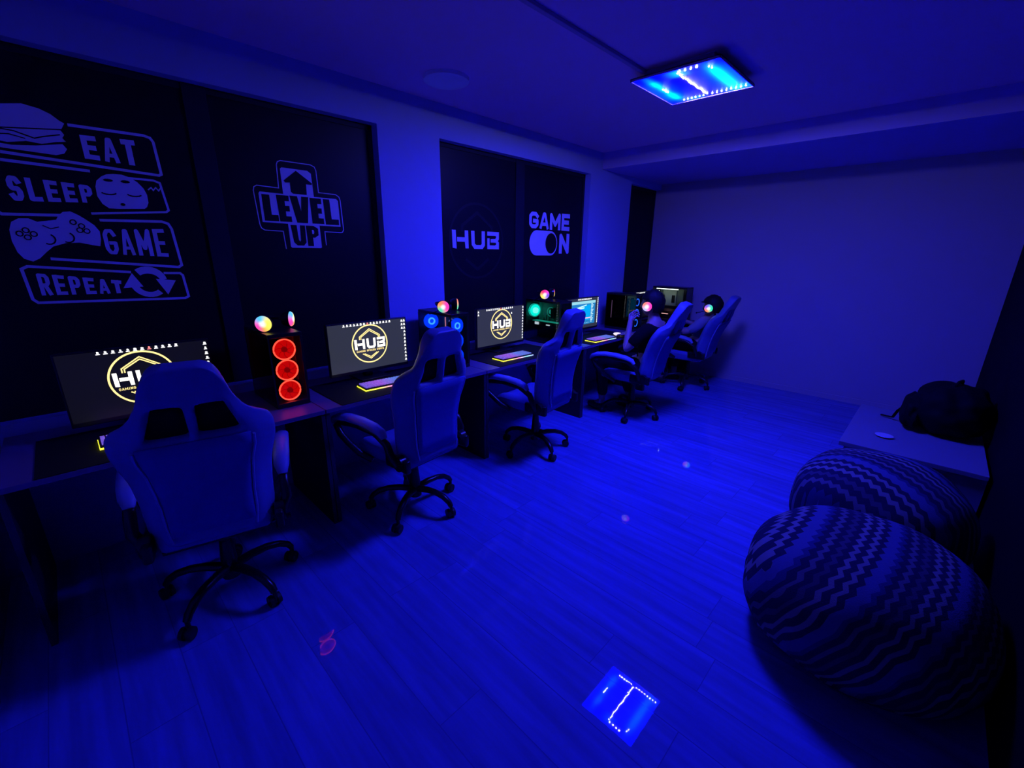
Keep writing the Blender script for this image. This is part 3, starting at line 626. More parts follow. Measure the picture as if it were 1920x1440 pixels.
def tower(x0, x1, y0, y1, label, kind, glass=None, hh=0.43):
    t = thing('computer_tower', label, 'computer', ((x0+x1)/2, (y0+y1)/2, ZD), 0, 'computer towers on the desks')
    hx, hy = (x1-x0)/2, (y1-y0)/2; z1 = hh
    MB().box(-hx, hx, -hy, hy, 0.0, 0.028).build('base', M_CASE, t, bevel=0.003)
    MB().box(-hx, hx, -hy, hy, z1-0.022, z1).build('top_panel', M_CASE, t, bevel=0.003)
    MB().box(-hx, -hx+0.006, -hy, hy, 0.028, z1-0.022).build('rear_panel', M_CASE, t)
    MB().box(-hx, hx, hy-0.006, hy, 0.028, z1-0.022).build('far_side_panel', M_CASE, t)
    p = MB(); p.box(hx-0.008, hx, -hy, -hy+0.008, 0.028, z1-0.022); p.box(hx-0.008, hx, hy-0.014, hy-0.006, 0.028, z1-0.022); p.build('corner_post', M_CASE, t)
    MB().box(-hx+0.006, hx-0.008, -hy, -hy+0.003, 0.028, z1-0.022).build('side_glass', glass or M_GLASS, t)
    MB().box(hx-0.004, hx-0.001, -hy+0.008, hy-0.014, 0.028, z1-0.022).build('front_glass', M_GLASS, t)
    bd = MB(); bd.box(-hx+0.03, hx-0.12, hy-0.014, hy-0.008, 0.12, z1-0.04)
    for k in range(6): bd.box(-hx+0.05+k*0.035, -hx+0.07+k*0.035, hy-0.03, hy-0.014, 0.16+0.03*(k % 3), 0.20+0.03*(k % 4))
    bd.build('motherboard', M_BOARD, t)
    g = MB().box(-hx+0.02, hx-0.13, -0.02, hy-0.015, 0.165, 0.205); g.build('graphics_card', M_GPU, t, bevel=0.004)
    mr = MB()
    for k in range(4): mr.box(-hx+0.215+k*0.011, -hx+0.220+k*0.011, hy-0.05, hy-0.014, 0.24, 0.34)
    mr.build('memory_sticks', M_GPU, t)
    return t, hx, hy
YC = [(0.735, 0.918), (1.985, 2.170), (3.300, 3.490), (4.62, 4.80), (5.72, 5.92)]
red = (emis('red_fan_blades', (1.5, 0.002, 0.001), 1.0), emis('red_fan_ring', (7.5, 0.34, 0.16), 1.0), emis('dark_red_hub', (0.45, 0.0, 0.0), 1.0))
blue = (emis('blue_fan_blades', (0.0, 0.10, 2.6), 1.0), emis('cyan_fan_ring', (0.08, 0.6, 3.0), 1.0))
cyan = (emis('cyan_core', (0.25, 1.6, 3.0), 1.0), emis('cyan_core_ring', (0.15, 1.2, 3.0), 1.0))
teal = (emis('teal_fan_blades', (0.0, 2.6, 1.8), 1.0), emis('teal_fan_ring', (0.02, 0.55, 0.36), 1.0))
tealc = (emis('pale_teal_core', (0.5, 3.0, 2.2), 1.0), teal[1])
def ring(t, c, nrm, r, m, w):
    c, nrm = Vector(c), Vector(nrm).normalized(); a = nrm.orthogonal().normalized(); b_ = nrm.cross(a)
    g = MB(); g.tube([c+(a*math.cos(k*2*PI/36)+b_*math.sin(k*2*PI/36))*r for k in range(36)], w, 6, closed=True)
    return g.build('light_ring', m, t, smooth=True)
def strip_led(t, x, y, z0, z1, m): return MB().box(x, x+0.006, y-0.003, y+0.003, z0, z1).build('light_strip', m, t)
# red tower
t, hx, hy = tower(0.18, 0.60, *YC[0], 'red-lit computer tower with three red fans, beside the nearest chair', 'red', M_GLASSDARK)
for k in range(3): fan(t, (hx-0.035, -0.003, 0.092+k*0.121), (1, 0, 0), 0.0575, red)
# blue tower
t, hx, hy = tower(0.18, 0.60, *YC[1], 'blue-lit computer tower behind the second chair', 'blue')
for k in range(3):
    fan(t, (hx-0.035, -0.003, 0.092+k*0.121), (1, 0, 0), 0.0575, (blue[0], blue[0]), hub=False); ring(t, (hx-0.028, -0.003, 0.092+k*0.121), (1, 0, 0), 0.022, cyan[1], 0.0055)
fan(t, (-hx+0.06, -0.01, 0.335), (1, -.35, 0), 0.060, (blue[0], blue[0]), hub=False); ring(t, (-hx+0.072, -0.012, 0.335), (1, -.35, 0), 0.023, cyan[1], 0.007)
ring(t, (0.03, hy-0.03, 0.32), (0, -1, 0), 0.042, emis('lilac_ring', (0.25, 0.3, 1.2), 1.0), 0.003)
strip_led(t, hx-0.09, -hy+0.02, 0.24, 0.40, emis('salmon_reflection', (1.3, 0.45, 0.55), 1.0))  # glowing strip imitating the monitor's pinkish reflection in the side glass
# teal tower
t, hx, hy = tower(0.16, 0.60, *YC[2], 'teal-lit computer tower behind the third chair', 'teal')
for k in range(2): fan(t, (-hx+0.05, -0.01, 0.31-k*0.0), (1, -.35, 0), 0.068, teal, hub=False) if k == 0 else None
ring(t, (-hx+0.065, -0.015, 0.31), (1, -.35, 0), 0.014, tealc[0], 0.018); ring(t, (-0.02, hy-0.03, 0.30), (0, -1, 0), 0.045, teal[1], 0.003); ring(t, (-0.02, hy-0.03, 0.30), (0, -1, 0), 0.014, teal[1], 0.009)
MB().box(-0.15, -0.10, -0.03, -0.024, 0.172, 0.198).build('card_logo', emis('white_card_logo', (1.2, 1.5, 1.5), 1.0), t); MB().box(0.0, 0.045, -0.03, -0.024, 0.174, 0.184).build('card_logo', emis('white_card_logo', (1.0, 1.3, 1.3), 1.0), t)
MB().box(-hx+.03, hx-.05, -0.02, 0.05, 0.205, 0.208).build('added_teal_glow', teal[1], t)  # added glowing sheet on the card, makes the interior look green-lit
# fourth tower
t, hx, hy = tower(0.28, 0.68, *YC[3], 'dark computer tower with small blue fans beside the black T-shirt person', 'blue4', M_GLASSDARK)
for k in range(3): ring(t, (hx-0.030, -0.003, 0.092+k*0.121), (1, 0, 0), 0.040, emis('small_blue_ring', (0.05, 0.45, 3.0), 1.0), 0.005)
strip_led(t, -hx+0.06, -hy+0.03, 0.13, 0.34, emis('pink_strip', (1.6, 0.8, 1.4), 1.0))
# last tower
t, hx, hy = tower(0.32, 0.80, *YC[4], 'tall dark computer tower by the far wall with a grey-green board showing', 'last', hh=0.46)
MB().box(-0.16, 0.03, hy-0.035, hy-0.03, 0.12, 0.40).build('lit_board', mat('lit_board', (0.5, 0.56, 0.48), 0.5, var=0.35), t)
strip_led(t, -0.185, -0.02, 0.20, 0.40, emis('pale_strip', (1.6, 2.4, 2.2), 2.2)); ring(t, (-0.15, 0, 0.32), (0, -1, 0), 0.03, M_PLASTIC, 0.018)
MB().box(-0.12, -0.03, -0.01, 0.0, 0.085, 0.095).build('light_strip', emis('salmon_low_strip', (1.6, 0.8, 0.7), 1.6), t)
MB().box(-0.20, 0.10, -0.07, -0.05, 0.425, 0.432).build('light_strip', emis('added_board_fill', (2.6, 3.2, 2.6), 4.0), t)  # hidden bar added under the top panel to brighten the board

# ---------------------------------------------------------------- headsets
def headset(name_loc, label, hues, rot=0.0, flip=0, band_pitch=0.0, rz=0.0, spread=(0, 0), cupr=0.045, sc=1.0, boom=True, st=1.1):
    """local: cups on the +-y sides, band arching over +z; band_pitch tips the band back"""
    t = thing('headset', label, 'headset', name_loc, rz, 'headsets with lit earcups'); t.scale = (sc, sc, sc)
    rot_b = Matrix.Rotation(band_pitch, 4, 'Y')
    pts = [rot_b @ Vector((0, 0.088*math.cos(a), 0.105*math.sin(a))) for a in [PI*k/20 for k in range(21)]]
    MB().tube(pts, 0.010, 8, flat=0.5, up=(1, 0, 0)).build('headband', M_PLASTIC, t, smooth=True)
    m = hue_sectors_mat('rgb_earcup_light', hues, st, rot=rot)
    for s, sp in ((-1, spread[0]), (1, spread[1])):
        c = bpy.data.meshes.new('ear_cup')
        mb = MB(); mb.cyl((0, 0.0, 0), (0, -0.022, 0), cupr, cupr*1.06, 28); mb.cyl((0, 0.022, 0), (0, 0.0, 0), cupr*.8, cupr, 28)
        o = mb.build('ear_cup', M_PLASTIC, t, smooth=True, loc=(0, s*0.088, 0), rot=(0, 0, (0 if s < 0 else PI)+sp))
        d = MB(); d.cyl((0, -0.0225, 0), (0, -0.031, 0), cupr*0.98, cupr*0.86, 30); d.cyl((0, -0.031, 0), (0, -0.036, 0), cupr*0.86, cupr*0.55, 30)
        d.build('cup_light', m, o, smooth=True)
    if boom:
        MB().tube([(-0.01, -0.10, -0.02), (-0.07, -0.105, -0.045), (-0.12, -0.08, -0.06)], 0.004, 6).sph((-0.125, -0.075, -0.062), 0.008).build('microphone_boom', M_PLASTIC, t, smooth=True)
    return t
c_y, c_m, c_b, c_c, c_o, c_r, c_g, c_v = (1.2, .95, .12), (1.2, .05, .5), (.06, .2, 1.2), (.05, .6, 1.1), (1.2, .25, .08), (1.2, .02, .12), (.04, .8, .45), (.22, .10, 1.1)
headset((0.43, 0.845, ZD+0.478), 'headset with a blue, yellow and pink earcup on the red-lit tower', [c_y, c_y, c_c, c_c, c_m, c_m, c_o, c_y], 0.0, 0, -1.45, 0.55, (0.38, -1.19))
headset((0.45, 2.09, ZD+0.478), 'headset with an orange, green and magenta earcup on the blue-lit tower', [c_m, c_m, c_o, c_o, c_g, c_g, c_m], 0.0, 0, -1.45, 0.45, (0.40, -1.0))
headset((0.36, 3.40, ZD+0.488), 'headset with a red, violet and yellow earcup on the teal-lit tower', [c_v, c_m, c_r, c_r, c_y, c_y, c_v], 0.0, 0, -1.45, 0.35, (0.40, -0.85))

# ---------------------------------------------------------------- gaming chairs
def lerp_tab(tab, z):
    for (a, va), (b_, vb) in zip(tab, tab[1:]):
        if z <= b_:
            f = 0 if b_ == a else max(0, (z-a)/(b_-a)); f = f*f*(3-2*f); return va+(vb-va)*f
    return tab[-1][1]
WT = [(0.44, .185), (0.50, .212), (0.62, .215), (0.76, .228), (0.86, .258), (0.93, .262), (0.985, .235), (1.04, .160), (1.10, .136), (1.16, .128), (1.195, .114), (1.220, .090), (1.236, .045)]
def gaming_chair(x, y, rz, swivel, lean, label, dz=0.0):
    t = thing('gaming_chair', label, 'chair', (x, y, 0), rz, 'pale gaming chairs along the desks')
    # five-star base
    b = MB(); b.cyl((0, 0, 0.085), (0, 0, 0.175), 0.040, 0.030, 20)
    ang = [math.radians(swivel)-rz+k*2*PI/5 for k in range(5)]
    for a in ang:
        c, s = math.cos(a), math.sin(a)
        b.tube([(c*q, s*q, z) for q, z in ((0.02, .135), (.10, .148), (.17, .148), (.23, .132), (.27, .105), (.285, .080))], [.026, .023, .021, .020, .019, .017], 10, flat=0.85)
    b.build('star_base', M_PLASTIC, t, smooth=True)
    for k, a in enumerate(ang):
        c, s = math.cos(a), math.sin(a); p = Vector((c*.285, s*.285, 0)); q = Vector((-s, c, 0)); h = a*1.7
        q = Vector((math.cos(h+.9), math.sin(h+.9), 0)); f = Vector((-q.y, q.x, 0))
        w = MB(); o_ = p+f*0.012
        for sg in (-1, 1): w.cyl(o_+q*sg*0.008+Vector((0, 0, .029)), o_+q*sg*0.026+Vector((0, 0, .029)), .029, .026, 20)
        w.cyl(o_-q*0.010+Vector((0, 0, .029)), o_+q*0.010+Vector((0, 0, .029)), .020, .020, 12); w.cyl(p+Vector((0, 0, .03)), p+Vector((0, 0, .088)), .010, .010, 10)
        w.build('castor', M_RUBBER, t, smooth=True)
    b = MB(); b.cyl((0, 0, .17), (0, 0, .29), .036, .026, 20); b.cyl((0, 0, .29), (0, 0, .335), .024, .024, 20); b.build('lift_cover', M_PLASTIC, t, smooth=True)
    MB().cyl((0, 0, .30), (0, 0, .40), .014, n=16).build('gas_lift', M_METAL, t, smooth=True)
    b = MB(); b.box(-.13, .10, -.09, .09, .375, .405); b.box(-.09, .09, -.05, .05, .345, .380); b.cyl((-.10, 0, .36), (-.16, 0, .355), .022, n=14); b.build('tilt_mechanism', M_PLASTIC, t, bevel=.004)
    b = MB(); b.tube([(0.0, .05, .365), (0.02, .15, .36), (0.03, .22, .345)], .006, 8); b.box(.015, .055, .20, .29, .338, .348, bev=.003); b.build('height_lever', M_PLASTIC, t, smooth=True)
    # seat: grid cushion with raised side bolsters
    b = MB(); nx, ny = 10, 12; top, bot = [], []
    for i in range(nx+1):
        u = i/nx; xx = -.27+.49*u; rt, rb = [], []
        wd_ = .255-.03*abs(2*u-1)**3-.015*u
        for j in range(ny+1):
            v = 2*j/ny-1; yy = wd_*v
            zt = .502+.035*max(0, (abs(v)-.55)/.45)**1.2*(1-.6*u)-.05*max(0, (.18-u)/.18)**2
            if abs(v) > .96: zt -= .035
            rt.append(b.bm.verts.new((xx, yy, zt+dz))); rb.append(b.bm.verts.new((xx, yy*.93, .405+dz)))
        top.append(rt); bot.append(rb)
    for i in range(nx):
        for j in range(ny):
            b.bm.faces.new((top[i][j], top[i+1][j], top[i+1][j+1], top[i][j+1])); b.bm.faces.new((bot[i][j], bot[i][j+1], bot[i+1][j+1], bot[i+1][j]))
    for i in range(nx):
        b.bm.faces.new((top[i][0], bot[i][0], bot[i+1][0], top[i+1][0])); b.bm.faces.new((top[i][ny], top[i+1][ny], bot[i+1][ny], bot[i][ny]))
    for j in range(ny):
        b.bm.faces.new((top[0][j], top[0][j+1], bot[0][j+1], bot[0][j])); b.bm.faces.new((top[nx][j], bot[nx][j], bot[nx][j+1], top[nx][j+1]))
    b.build('seat', M_LEATHER, t, smooth=True, sub=1)
    # backrest
    tl = math.tan(lean)
    def bx(z): return .205+(z-.46)*tl-.030*math.sin(min(1, max(0, (z-.46)/.5))*PI)+.020*max(0, (z-.95)/.28)
    sc_z = math.cos(lean)
    def place(y_, z, off=0.0, w=None):
        w = w or lerp_tab(WT, z); s = min(1, abs(y_)/.26)
        side = -.075*max(0, abs(y_)/w-.72)/.28*(1 if z < 1.0 else .35)*max(0, min(1, (1.19-z)/.12))
        xx = bx(z)+side+off; zz = .46+(z-.46)*sc_z
        return (xx, y_, zz+dz)
    zs = [.44, .47, .52, .58, .64, .70, .76, .82, .87, .91, .945, .958, .985, 1.01, 1.035, 1.060, 1.074, 1.10, 1.13, 1.16, 1.185, 1.205, 1.222, 1.234]
    b = MB(); grid = []
    def hole(z):   # inner and outer edge of the head-cushion slots
        f = min(1, max(0, (z-.950)/.12)); g_ = min(1, max(0, (z-1.07)/.06)); w_ = lerp_tab(WT, z); return (.016+.004*f)*(1-g_)+w_*.2*g_, (.150-.042*f)*(1-g_)+w_*.62*g_
    for z in zs:
        w = lerp_tab(WT, z); hi, ho = hole(z)
        ho = min(ho, w*.74)
        cols = [w, w*.93, w*.80, ho+(w*.80-ho)*.35 if w*.8 > ho else ho*1.05, ho, (ho+hi)/2, hi]
        ys = [-c for c in cols]+[0]+cols[::-1]
        grid.append([b.bm.verts.new(place(q, z)) for q in ys])
    nc = len(grid[0])
    for i in range(len(zs)-1):
        zm = (zs[i]+zs[i+1])/2
        for j in range(nc-1):
            if .950 < zm < 1.070 and j in (4, 5, nc-2-4, nc-2-5): continue
            b.bm.faces.new((grid[i][j], grid[i][j+1], grid[i+1][j+1], grid[i+1][j]))
    b.build('backrest', M_LEATHER, t, smooth=True, solid=.075, sub=1)
    for s in (-1, 1):
        b = MB(); rows = [[b.bm.verts.new(place(s*q, z, -.004, 1)) for q in (.008, .05, .09, .13 if z > 1.03 else .158)] for z in (.935, .98, 1.03, 1.085)]
        for i in range(3):
            for j in range(3): b.bm.faces.new((rows[i][j], rows[i][j+1], rows[i+1][j+1], rows[i+1][j]))
        b.build('slot_liner', M_BAG, t, smooth=True, solid=.012)
    # rear fabric panel inside the shell, and pale piping at its sides
    b = MB(); rows = []
    for z in [.50, .56, .64, .72, .80, .87, .92]:
        w = lerp_tab(WT, z)*.70; rows.append([b.bm.verts.new(place(w*k/4, z, .043, 1)) for k in range(-4, 5)])
    for i in range(len(rows)-1):
        for j in range(8): b.bm.faces.new((rows[i][j], rows[i][j+1], rows[i+1][j+1], rows[i+1][j]))
    b.build('rear_panel', M_BACKPANEL, t, smooth=True, solid=.008)
    for s in (-1, 1):
        b = MB(); b.tube([place(s*lerp_tab(WT, z)*.74, z, .040, 1) for z in [.47, .55, .63, .71, .79, .86, .91]], .006, 6, up=(1, 0, 0)); b.build('piping', M_PIPE, t, smooth=True)
        # recline hinge and armrest
        b = MB(); b.box(.06, .26, s*.235-.018, s*.235+.018, .42, .50, bev=.012); b.cyl((.19, s*.222, .47), (.19, s*.262, .47), .045, n=20); b.build('hinge_cover', M_PLASTIC, t, smooth=True)
        def ay(q): return s*(.280-.10*(q-.1) if q < .1 else .280)
        b = MB(); b.tube([(.17, s*.25, .46), (.16, ay(.16), .52), (.13, ay(.13), .58), (.04, ay(.04), .628), (-.12, ay(-.12), .642), (-.27, ay(-.27), .630), (-.315, ay(-.3), .60), (-.28, ay(-.27), .545), (-.22, ay(-.15), .50), (-.16, s*.275, .44), (-.10, s*.23, .395)], [.020, .020, .020, .019, .018, .018, .019, .019, .019, .019, .018], 10, flat=1.15, up=(0, 1, 0))
        ar = b.build('armrest', M_PLASTIC, t, smooth=True)
        b = MB(); P_ = [(-.335, .615), (-.32, .645), (-.27, .665), (-.19, .677), (-.08, .677), (.02, .665), (.085, .644), (.11, .612)]
        b.tube([(px_, ay(px_), pz_) for px_, pz_ in P_], [.020, .030, .036, .038, .038, .037, .032, .020], 14, flat=.62, up=(0, 0, 1)); b.build('arm_pad', M_PIPE, ar, smooth=True)
    # sub-frame bar behind the seat
    MB().box(.05, .20, -.20, .20, .405, .425, bev=.005).build('seat_frame', M_PLASTIC, t)
    return t
CH = [(0.95, 0.315, -13, 22, 8, .005, 'nearest pale gaming chair, large at the left edge of the row'),
      (0.96, 1.375, 6, 17, 7, 0, 'empty pale gaming chair in front of the blue-lit tower'),
      (0.92, 2.62, 6, -20, 8, 0, 'empty pale gaming chair in front of the teal-lit tower'),
      (1.08, 3.97, 5, 1, 16, 0, 'pale gaming chair under the person in the black T-shirt'),
      (1.05, 5.44, 2, -6, 16, -.03, 'last gaming chair in the row, its back against the far wall')]
for x, y, rz, sw, ln, dz, lb in CH: gaming_chair(x, y, math.radians(rz), sw, math.radians(ln), lb, dz)

# ---------------------------------------------------------------- people
def skin_mesh(name, chains, m, parent, sub=2, extra=None, root=None):
    """chains: lists of (point, radius); points shared by position join up"""
    me = bpy.data.meshes.new(name+'_cage'); idx = {}; vs, rs, es = [], [], []
    for ch in chains:
        prev = None
        for p, r_ in ch:
            key = tuple(round(c, 4) for c in p)
            if key not in idx: idx[key] = len(vs); vs.append(p); rs.append(r_)
            k = idx[key]
            if prev is not None and prev != k: es.append((prev, k))
            prev = k
    me.from_pydata(vs, es, []); o = bpy.data.objects.new(name+'_cage', me); COL.objects.link(o)
    o.modifiers.new('skin', 'SKIN'); sd = o.modifiers.new('sub', 'SUBSURF'); sd.levels = sub; sd.render_levels = sub
    for k, v in enumerate(me.skin_vertices[0].data):
        v.radius = (rs[k], rs[k]) if isinstance(rs[k], (int, float)) else rs[k]; v.use_root = (k == 0)
    dg = bpy.context.evaluated_depsgraph_get(); dg.update()
    nm = bpy.data.meshes.new_from_object(o.evaluated_get(dg)); bpy.data.objects.remove(o)
    bm = bmesh.new(); bm.from_mesh(nm)
    if extra: extra(bm)
    bm.to_mesh(nm); bm.free(); nm.materials.clear(); nm.materials.append(m); nm.name = name
    for p in nm.polygons: p.use_smooth = True
    r_ = bpy.data.objects.new(name, nm); COL.objects.link(r_); r_.parent = parent; return r_
def add_head(bm, c, yaw, pitch, s=1.0):
    """head facing -x before turning: skull, jaw, nose, lips, ears"""
    R = Matrix.Rotation(yaw, 4, 'Z') @ Matrix.Rotation(pitch, 4, 'Y')
    r_ = bmesh.ops.create_uvsphere(bm, u_segments=28, v_segments=20, radius=1)
    for v in r_['verts']:
        p = v.co; x, y, z = p.x*.096, p.y*.076, p.z*.118
        if z < 0:
            k = 1+z/.118*.30; y *= k; x = x*k-.018*(-z/.118)
        if x < -.04 and -.02 < z < .03 and abs(abs(y)-.032) < .016: x += .008            # eye sockets
        if x < -.05 and abs(y) < .013 and -.045 < z < .012: x -= .020*(1-(abs(y)/.013))*((.012-z)/.057)+.004   # nose
        if x < -.05 and abs(y) < .026 and -.075 < z < -.055: x -= .006                     # lips
        v.co = (R @ Vector((x, y, z)))*s+Vector(c)
    for sg in (-1, 1):
        r_ = bmesh.ops.create_uvsphere(bm, u_segments=12, v_segments=8, radius=1)
        for v in r_['verts']: v.co = (R @ Vector((v.co.x*.018+.012, v.co.y*.010+sg*.078, v.co.z*.032-.012)))*s+Vector(c)
def hand_chains(w, d, up, side, r_=0.0085, curl=0.5):
    """w wrist, d palm direction, up = back of hand, side = thumb side"""
    w, d, up, side = Vector(w), Vector(d).normalized(), Vector(up).normalized(), Vector(side).normalized()
    palm = w+d*.045; out = [[(tuple(w), .024), (tuple(palm), (.022, .030))]]
    for k, (o, ln) in enumerate(((.028, .072), (.010, .082), (-.009, .076), (-.027, .060))):
        b0 = palm+d*.035+side*o; c1 = b0+d*ln*.45-up*ln*.12*curl*2; c2 = c1+(d*math.cos(curl*1.4)-up*math.sin(curl*1.4))*ln*.32; c3 = c2+(d*math.cos(curl*2.4)-up*math.sin(curl*2.4))*ln*.26
        out.append([(tuple(palm), (.022, .030)), (tuple(b0), r_*1.15), (tuple(c1), r_), (tuple(c2), r_*.92), (tuple(c3), r_*.75)])
    t0 = w+d*.02+side*.028; t1 = t0+(d+side*.8).normalized()*.035; t2 = t1+(d+side*.1-up*.4).normalized()*.028
    out.append([(tuple(w), .024), (tuple(t0), .012), (tuple(t1), .010), (tuple(t2), .008)])
    return out
def hair_cap(name, c, yaw, pitch, parent, m, style='short'):
    b = MB(); r_ = bmesh.ops.create_uvsphere(b.bm, u_segments=32, v_segments=24, radius=1); R = Matrix.Rotation(yaw, 4, 'Z') @ Matrix.Rotation(pitch, 4, 'Y')
    kill = []
    for v in r_['verts']:
        p = v.co.copy(); x, y, z = p.x*.110+.010, p.y*.090, p.z*.128+.010
        n_ = noise.noise(Vector((x, y, z))*38)*.010; q = Vector((x, y, z)); q += q.normalized()*n_
        line = .035 if x < -.04 else (-.02 if x < .03 else -.075)
        v.co = (R @ q)+Vector(c)
        if z < line: kill.append(v)
    bmesh.ops.delete(b.bm, geom=kill, context='VERTS')
    return b.build(name, m, parent, smooth=True, solid=.010)

# person in the black T-shirt, left elbow on the armrest, hand at the chin
X4, Y4 = 1.10, 3.97
p4 = thing('person', 'person in a black T-shirt and lit headset, hand raised to the chin', 'person', (X4, Y4, 0))
hd4 = (0.10, -0.01, 1.165)
pel, wai, che, nk, nk2 = (.10, 0, .575), (.115, 0, .70), (.14, 0, .88), (.145, 0, 1.015), (.125, -.003, 1.07)
def legs(s, knee, ank, toe): return [(pel, .12), ((pel[0]-.03, s*.085, .565), .085), (knee, .062), (((knee[0]+ank[0])/2, (knee[1]+ank[1])/2, (knee[2]+ank[2])/2), .050), (ank, .034), (toe, .030)]
elL, wrL = (.02, -.285, .735), (-.035, -.145, .985)
shL, shR = (.165, -.165, .955), (.165, .165, .955)
elR, wrR = (.02, .28, .74), (-.24, .22, .80)
chains = [[(pel, .115), (wai, .10), (che, (.11, .10)), (nk, .062), (nk2, .052), ((hd4[0]+.01, hd4[1], 1.12), .05)],
          [(che, (.11, .10)), (shL, .058), ((.09, -.24, .84), .045), (elL, .038), ((-.01, -.215, .86), .034), (wrL, .024)],
          [(che, (.11, .10)), (shR, .058), ((.09, .24, .84), .045), (elR, .038), ((-.11, .255, .77), .034), (wrR, .024)],
          legs(-1, (-.33, -.13, .555), (-.30, -.12, .10), (-.42, -.12, .045)), legs(1, (-.30, .14, .555), (-.12, .16, .12), (-.22, .17, .045))]
chains += hand_chains(wrL, (-.1, .65, .75), (-.9, -.3, .1), (-.3, -.2, .6), curl=.9)+hand_chains(wrR, (-1, -.05, -.10), (0, 0, 1), (0, -1, 0), curl=.5)
skin_mesh('body', chains, M_SKIN, p4, extra=lambda bm: add_head(bm, hd4, 0.12, 0.05))
skin_mesh('t_shirt', [[((.10, 0, .56), .120), ((.115, 0, .70), .115), ((.14, 0, .87), (.122, .118)), ((.150, 0, .985), (.085, .085))],
          [((.14, 0, .87), (.122, .118)), ((.165, -.17, .955), .070), ((.085, -.245, .835), .060), ((.055, -.262, .79), .058)],
          [((.14, 0, .87), (.122, .118)), ((.165, .17, .955), .070), ((.085, .245, .835), .060), ((.055, .262, .79), .058)]], M_TSHIRT, p4)
skin_mesh('trousers', [[((.10, 0, .60), .118), ((.09, 0, .57), .120), ((.09, -.09, .56), .098), ((-.34, -.13, .555), .074), ((-.31, -.125, .35), .062), ((-.30, -.12, .16), .055)],
          [((.09, 0, .57), .120), ((.09, .09, .56), .098), ((-.31, .14, .555), .074), ((-.20, .15, .35), .062), ((-.135, .16, .17), .055)]], M_TROUSER, p4)
for s_, a_ in ((-1, (-.36, -.12, .045)), (1, (-.19, .165, .045))): MB().sph(a_, .125, .045, .045).build('shoe', M_SHOE, p4, smooth=True)
hair_cap('hair', hd4, 0.12, 0.05, p4, M_HAIR)
headset((X4+hd4[0]-.004, Y4+hd4[1], hd4[2]-.012), 'headset with an orange and pink earcup worn by the black T-shirt person', [c_m, c_m, c_o, c_o, (.7, .5, .9), (.35, .6, 1.1), c_m], 0.0, 0, 0.0, 0.12, (0.25, 0.0), cupr=0.040, sc=1.12, boom=False)

# person on the last chair
X5, Y5 = 1.08, 5.44
p5 = thing('person', 'person in a pale shirt and cap, in the last chair by the far wall', 'person', (X5, Y5, 0))
hd5 = (.17, -.02, 1.035)
pel, wai, che, nk, nk2 = (.08, 0, .575), (.09, 0, .68), (.125, 0, .82), (.165, 0, .935), (.17, -.01, .98)
shL, shR = (.15, -.165, .885), (.15, .165, .885); elL, wrL = (-.01, -.29, .735), (-.22, -.22, .80); elR, wrR = (.03, .28, .71), (-.22, .24, .79)
chains = [[(pel, .11), (wai, .095), (che, (.105, .10)), (nk, .062), (nk2, .052), ((hd5[0]+.005, hd5[1], 1.01), .05)],
          [(che, (.105, .10)), (shL, .056), ((.10, -.25, .80), .044), (elL, .037), ((-.11, -.255, .77), .033), (wrL, .024)],
          [(che, (.105, .10)), (shR, .056), ((.12, .24, .79), .044), (elR, .037), ((-.10, .26, .75), .033), (wrR, .024)],
          legs(-1, (-.34, -.13, .555), (-.30, -.12, .10), (-.42, -.12, .045)), legs(1, (-.32, .14, .555), (-.26, .14, .10), (-.38, .14, .045))]
chains += hand_chains(wrL, (-1, .1, .05), (0, 0, 1), (0, 1, 0), curl=.5)+hand_chains(wrR, (-1, -.05, -.05), (0, 0, 1), (0, -1, 0), curl=.5)
skin_mesh('body', chains, M_SKIN, p5, extra=lambda bm: add_head(bm, hd5, 0.0, -0.05))
skin_mesh('shirt', [[((.08, 0, .56), .115), ((.09, 0, .68), .110), ((.125, 0, .81), (.118, .112)), ((.16, 0, .91), (.08, .08))],
          [((.125, 0, .81), (.118, .112)), ((.15, -.17, .885), .068), ((.10, -.25, .80), .060), ((.01, -.282, .748), .055)],
          [((.125, 0, .81), (.118, .112)), ((.15, .17, .885), .068), ((.12, .245, .79), .060), ((.05, .275, .73), .055)]], M_SHIRT, p5)
skin_mesh('trousers', [[((.08, 0, .60), .112), ((.07, 0, .57), .115), ((.06, -.09, .56), .098), ((-.35, -.13, .555), .074), ((-.31, -.125, .35), .062), ((-.30, -.12, .16), .055)],
          [((.07, 0, .57), .115), ((.06, .09, .56), .098), ((-.33, .14, .555), .074), ((-.29, .14, .35), .062), ((-.26, .14, .17), .055)]], M_TROUSER, p5)
for a_ in ((-.36, -.12, .045), (-.33, .14, .045)): MB().sph(a_, .125, .045, .045).build('shoe', M_SHOE, p5, smooth=True)
hair_cap('hair', hd5, 0.0, -0.05, p5, M_HAIR)
b = MB(); b.sph((hd5[0]+.005, hd5[1], hd5[2]+.045), .112, .092, .092, 28, 16)
bmesh.ops.bisect_plane(b.bm, geom=b.bm.verts[:]+b.bm.edges[:]+b.bm.faces[:], plane_co=(0, 0, hd5[2]+.045), plane_no=(0, 0, 1), clear_inner=True)
b.tube([(hd5[0]-.09, hd5[1]+q*.065, hd5[2]+.05-abs(q)*.004) for q in (-1, -.5, 0, .5, 1)], [.02, .035, .042, .035, .02], 10, flat=.14); b.build('cap', M_HAIR, p5, smooth=True)
headset((X5+hd5[0]-.004, Y5+hd5[1], hd5[2]-.012), 'headset with a green, violet and orange earcup worn by the person in the cap', [c_g, c_g, c_v, c_v, c_o, c_o, c_g], 0.0, 0, 0.0, 0.0, (0.35, 0.0), cupr=0.042, sc=1.12, boom=True)

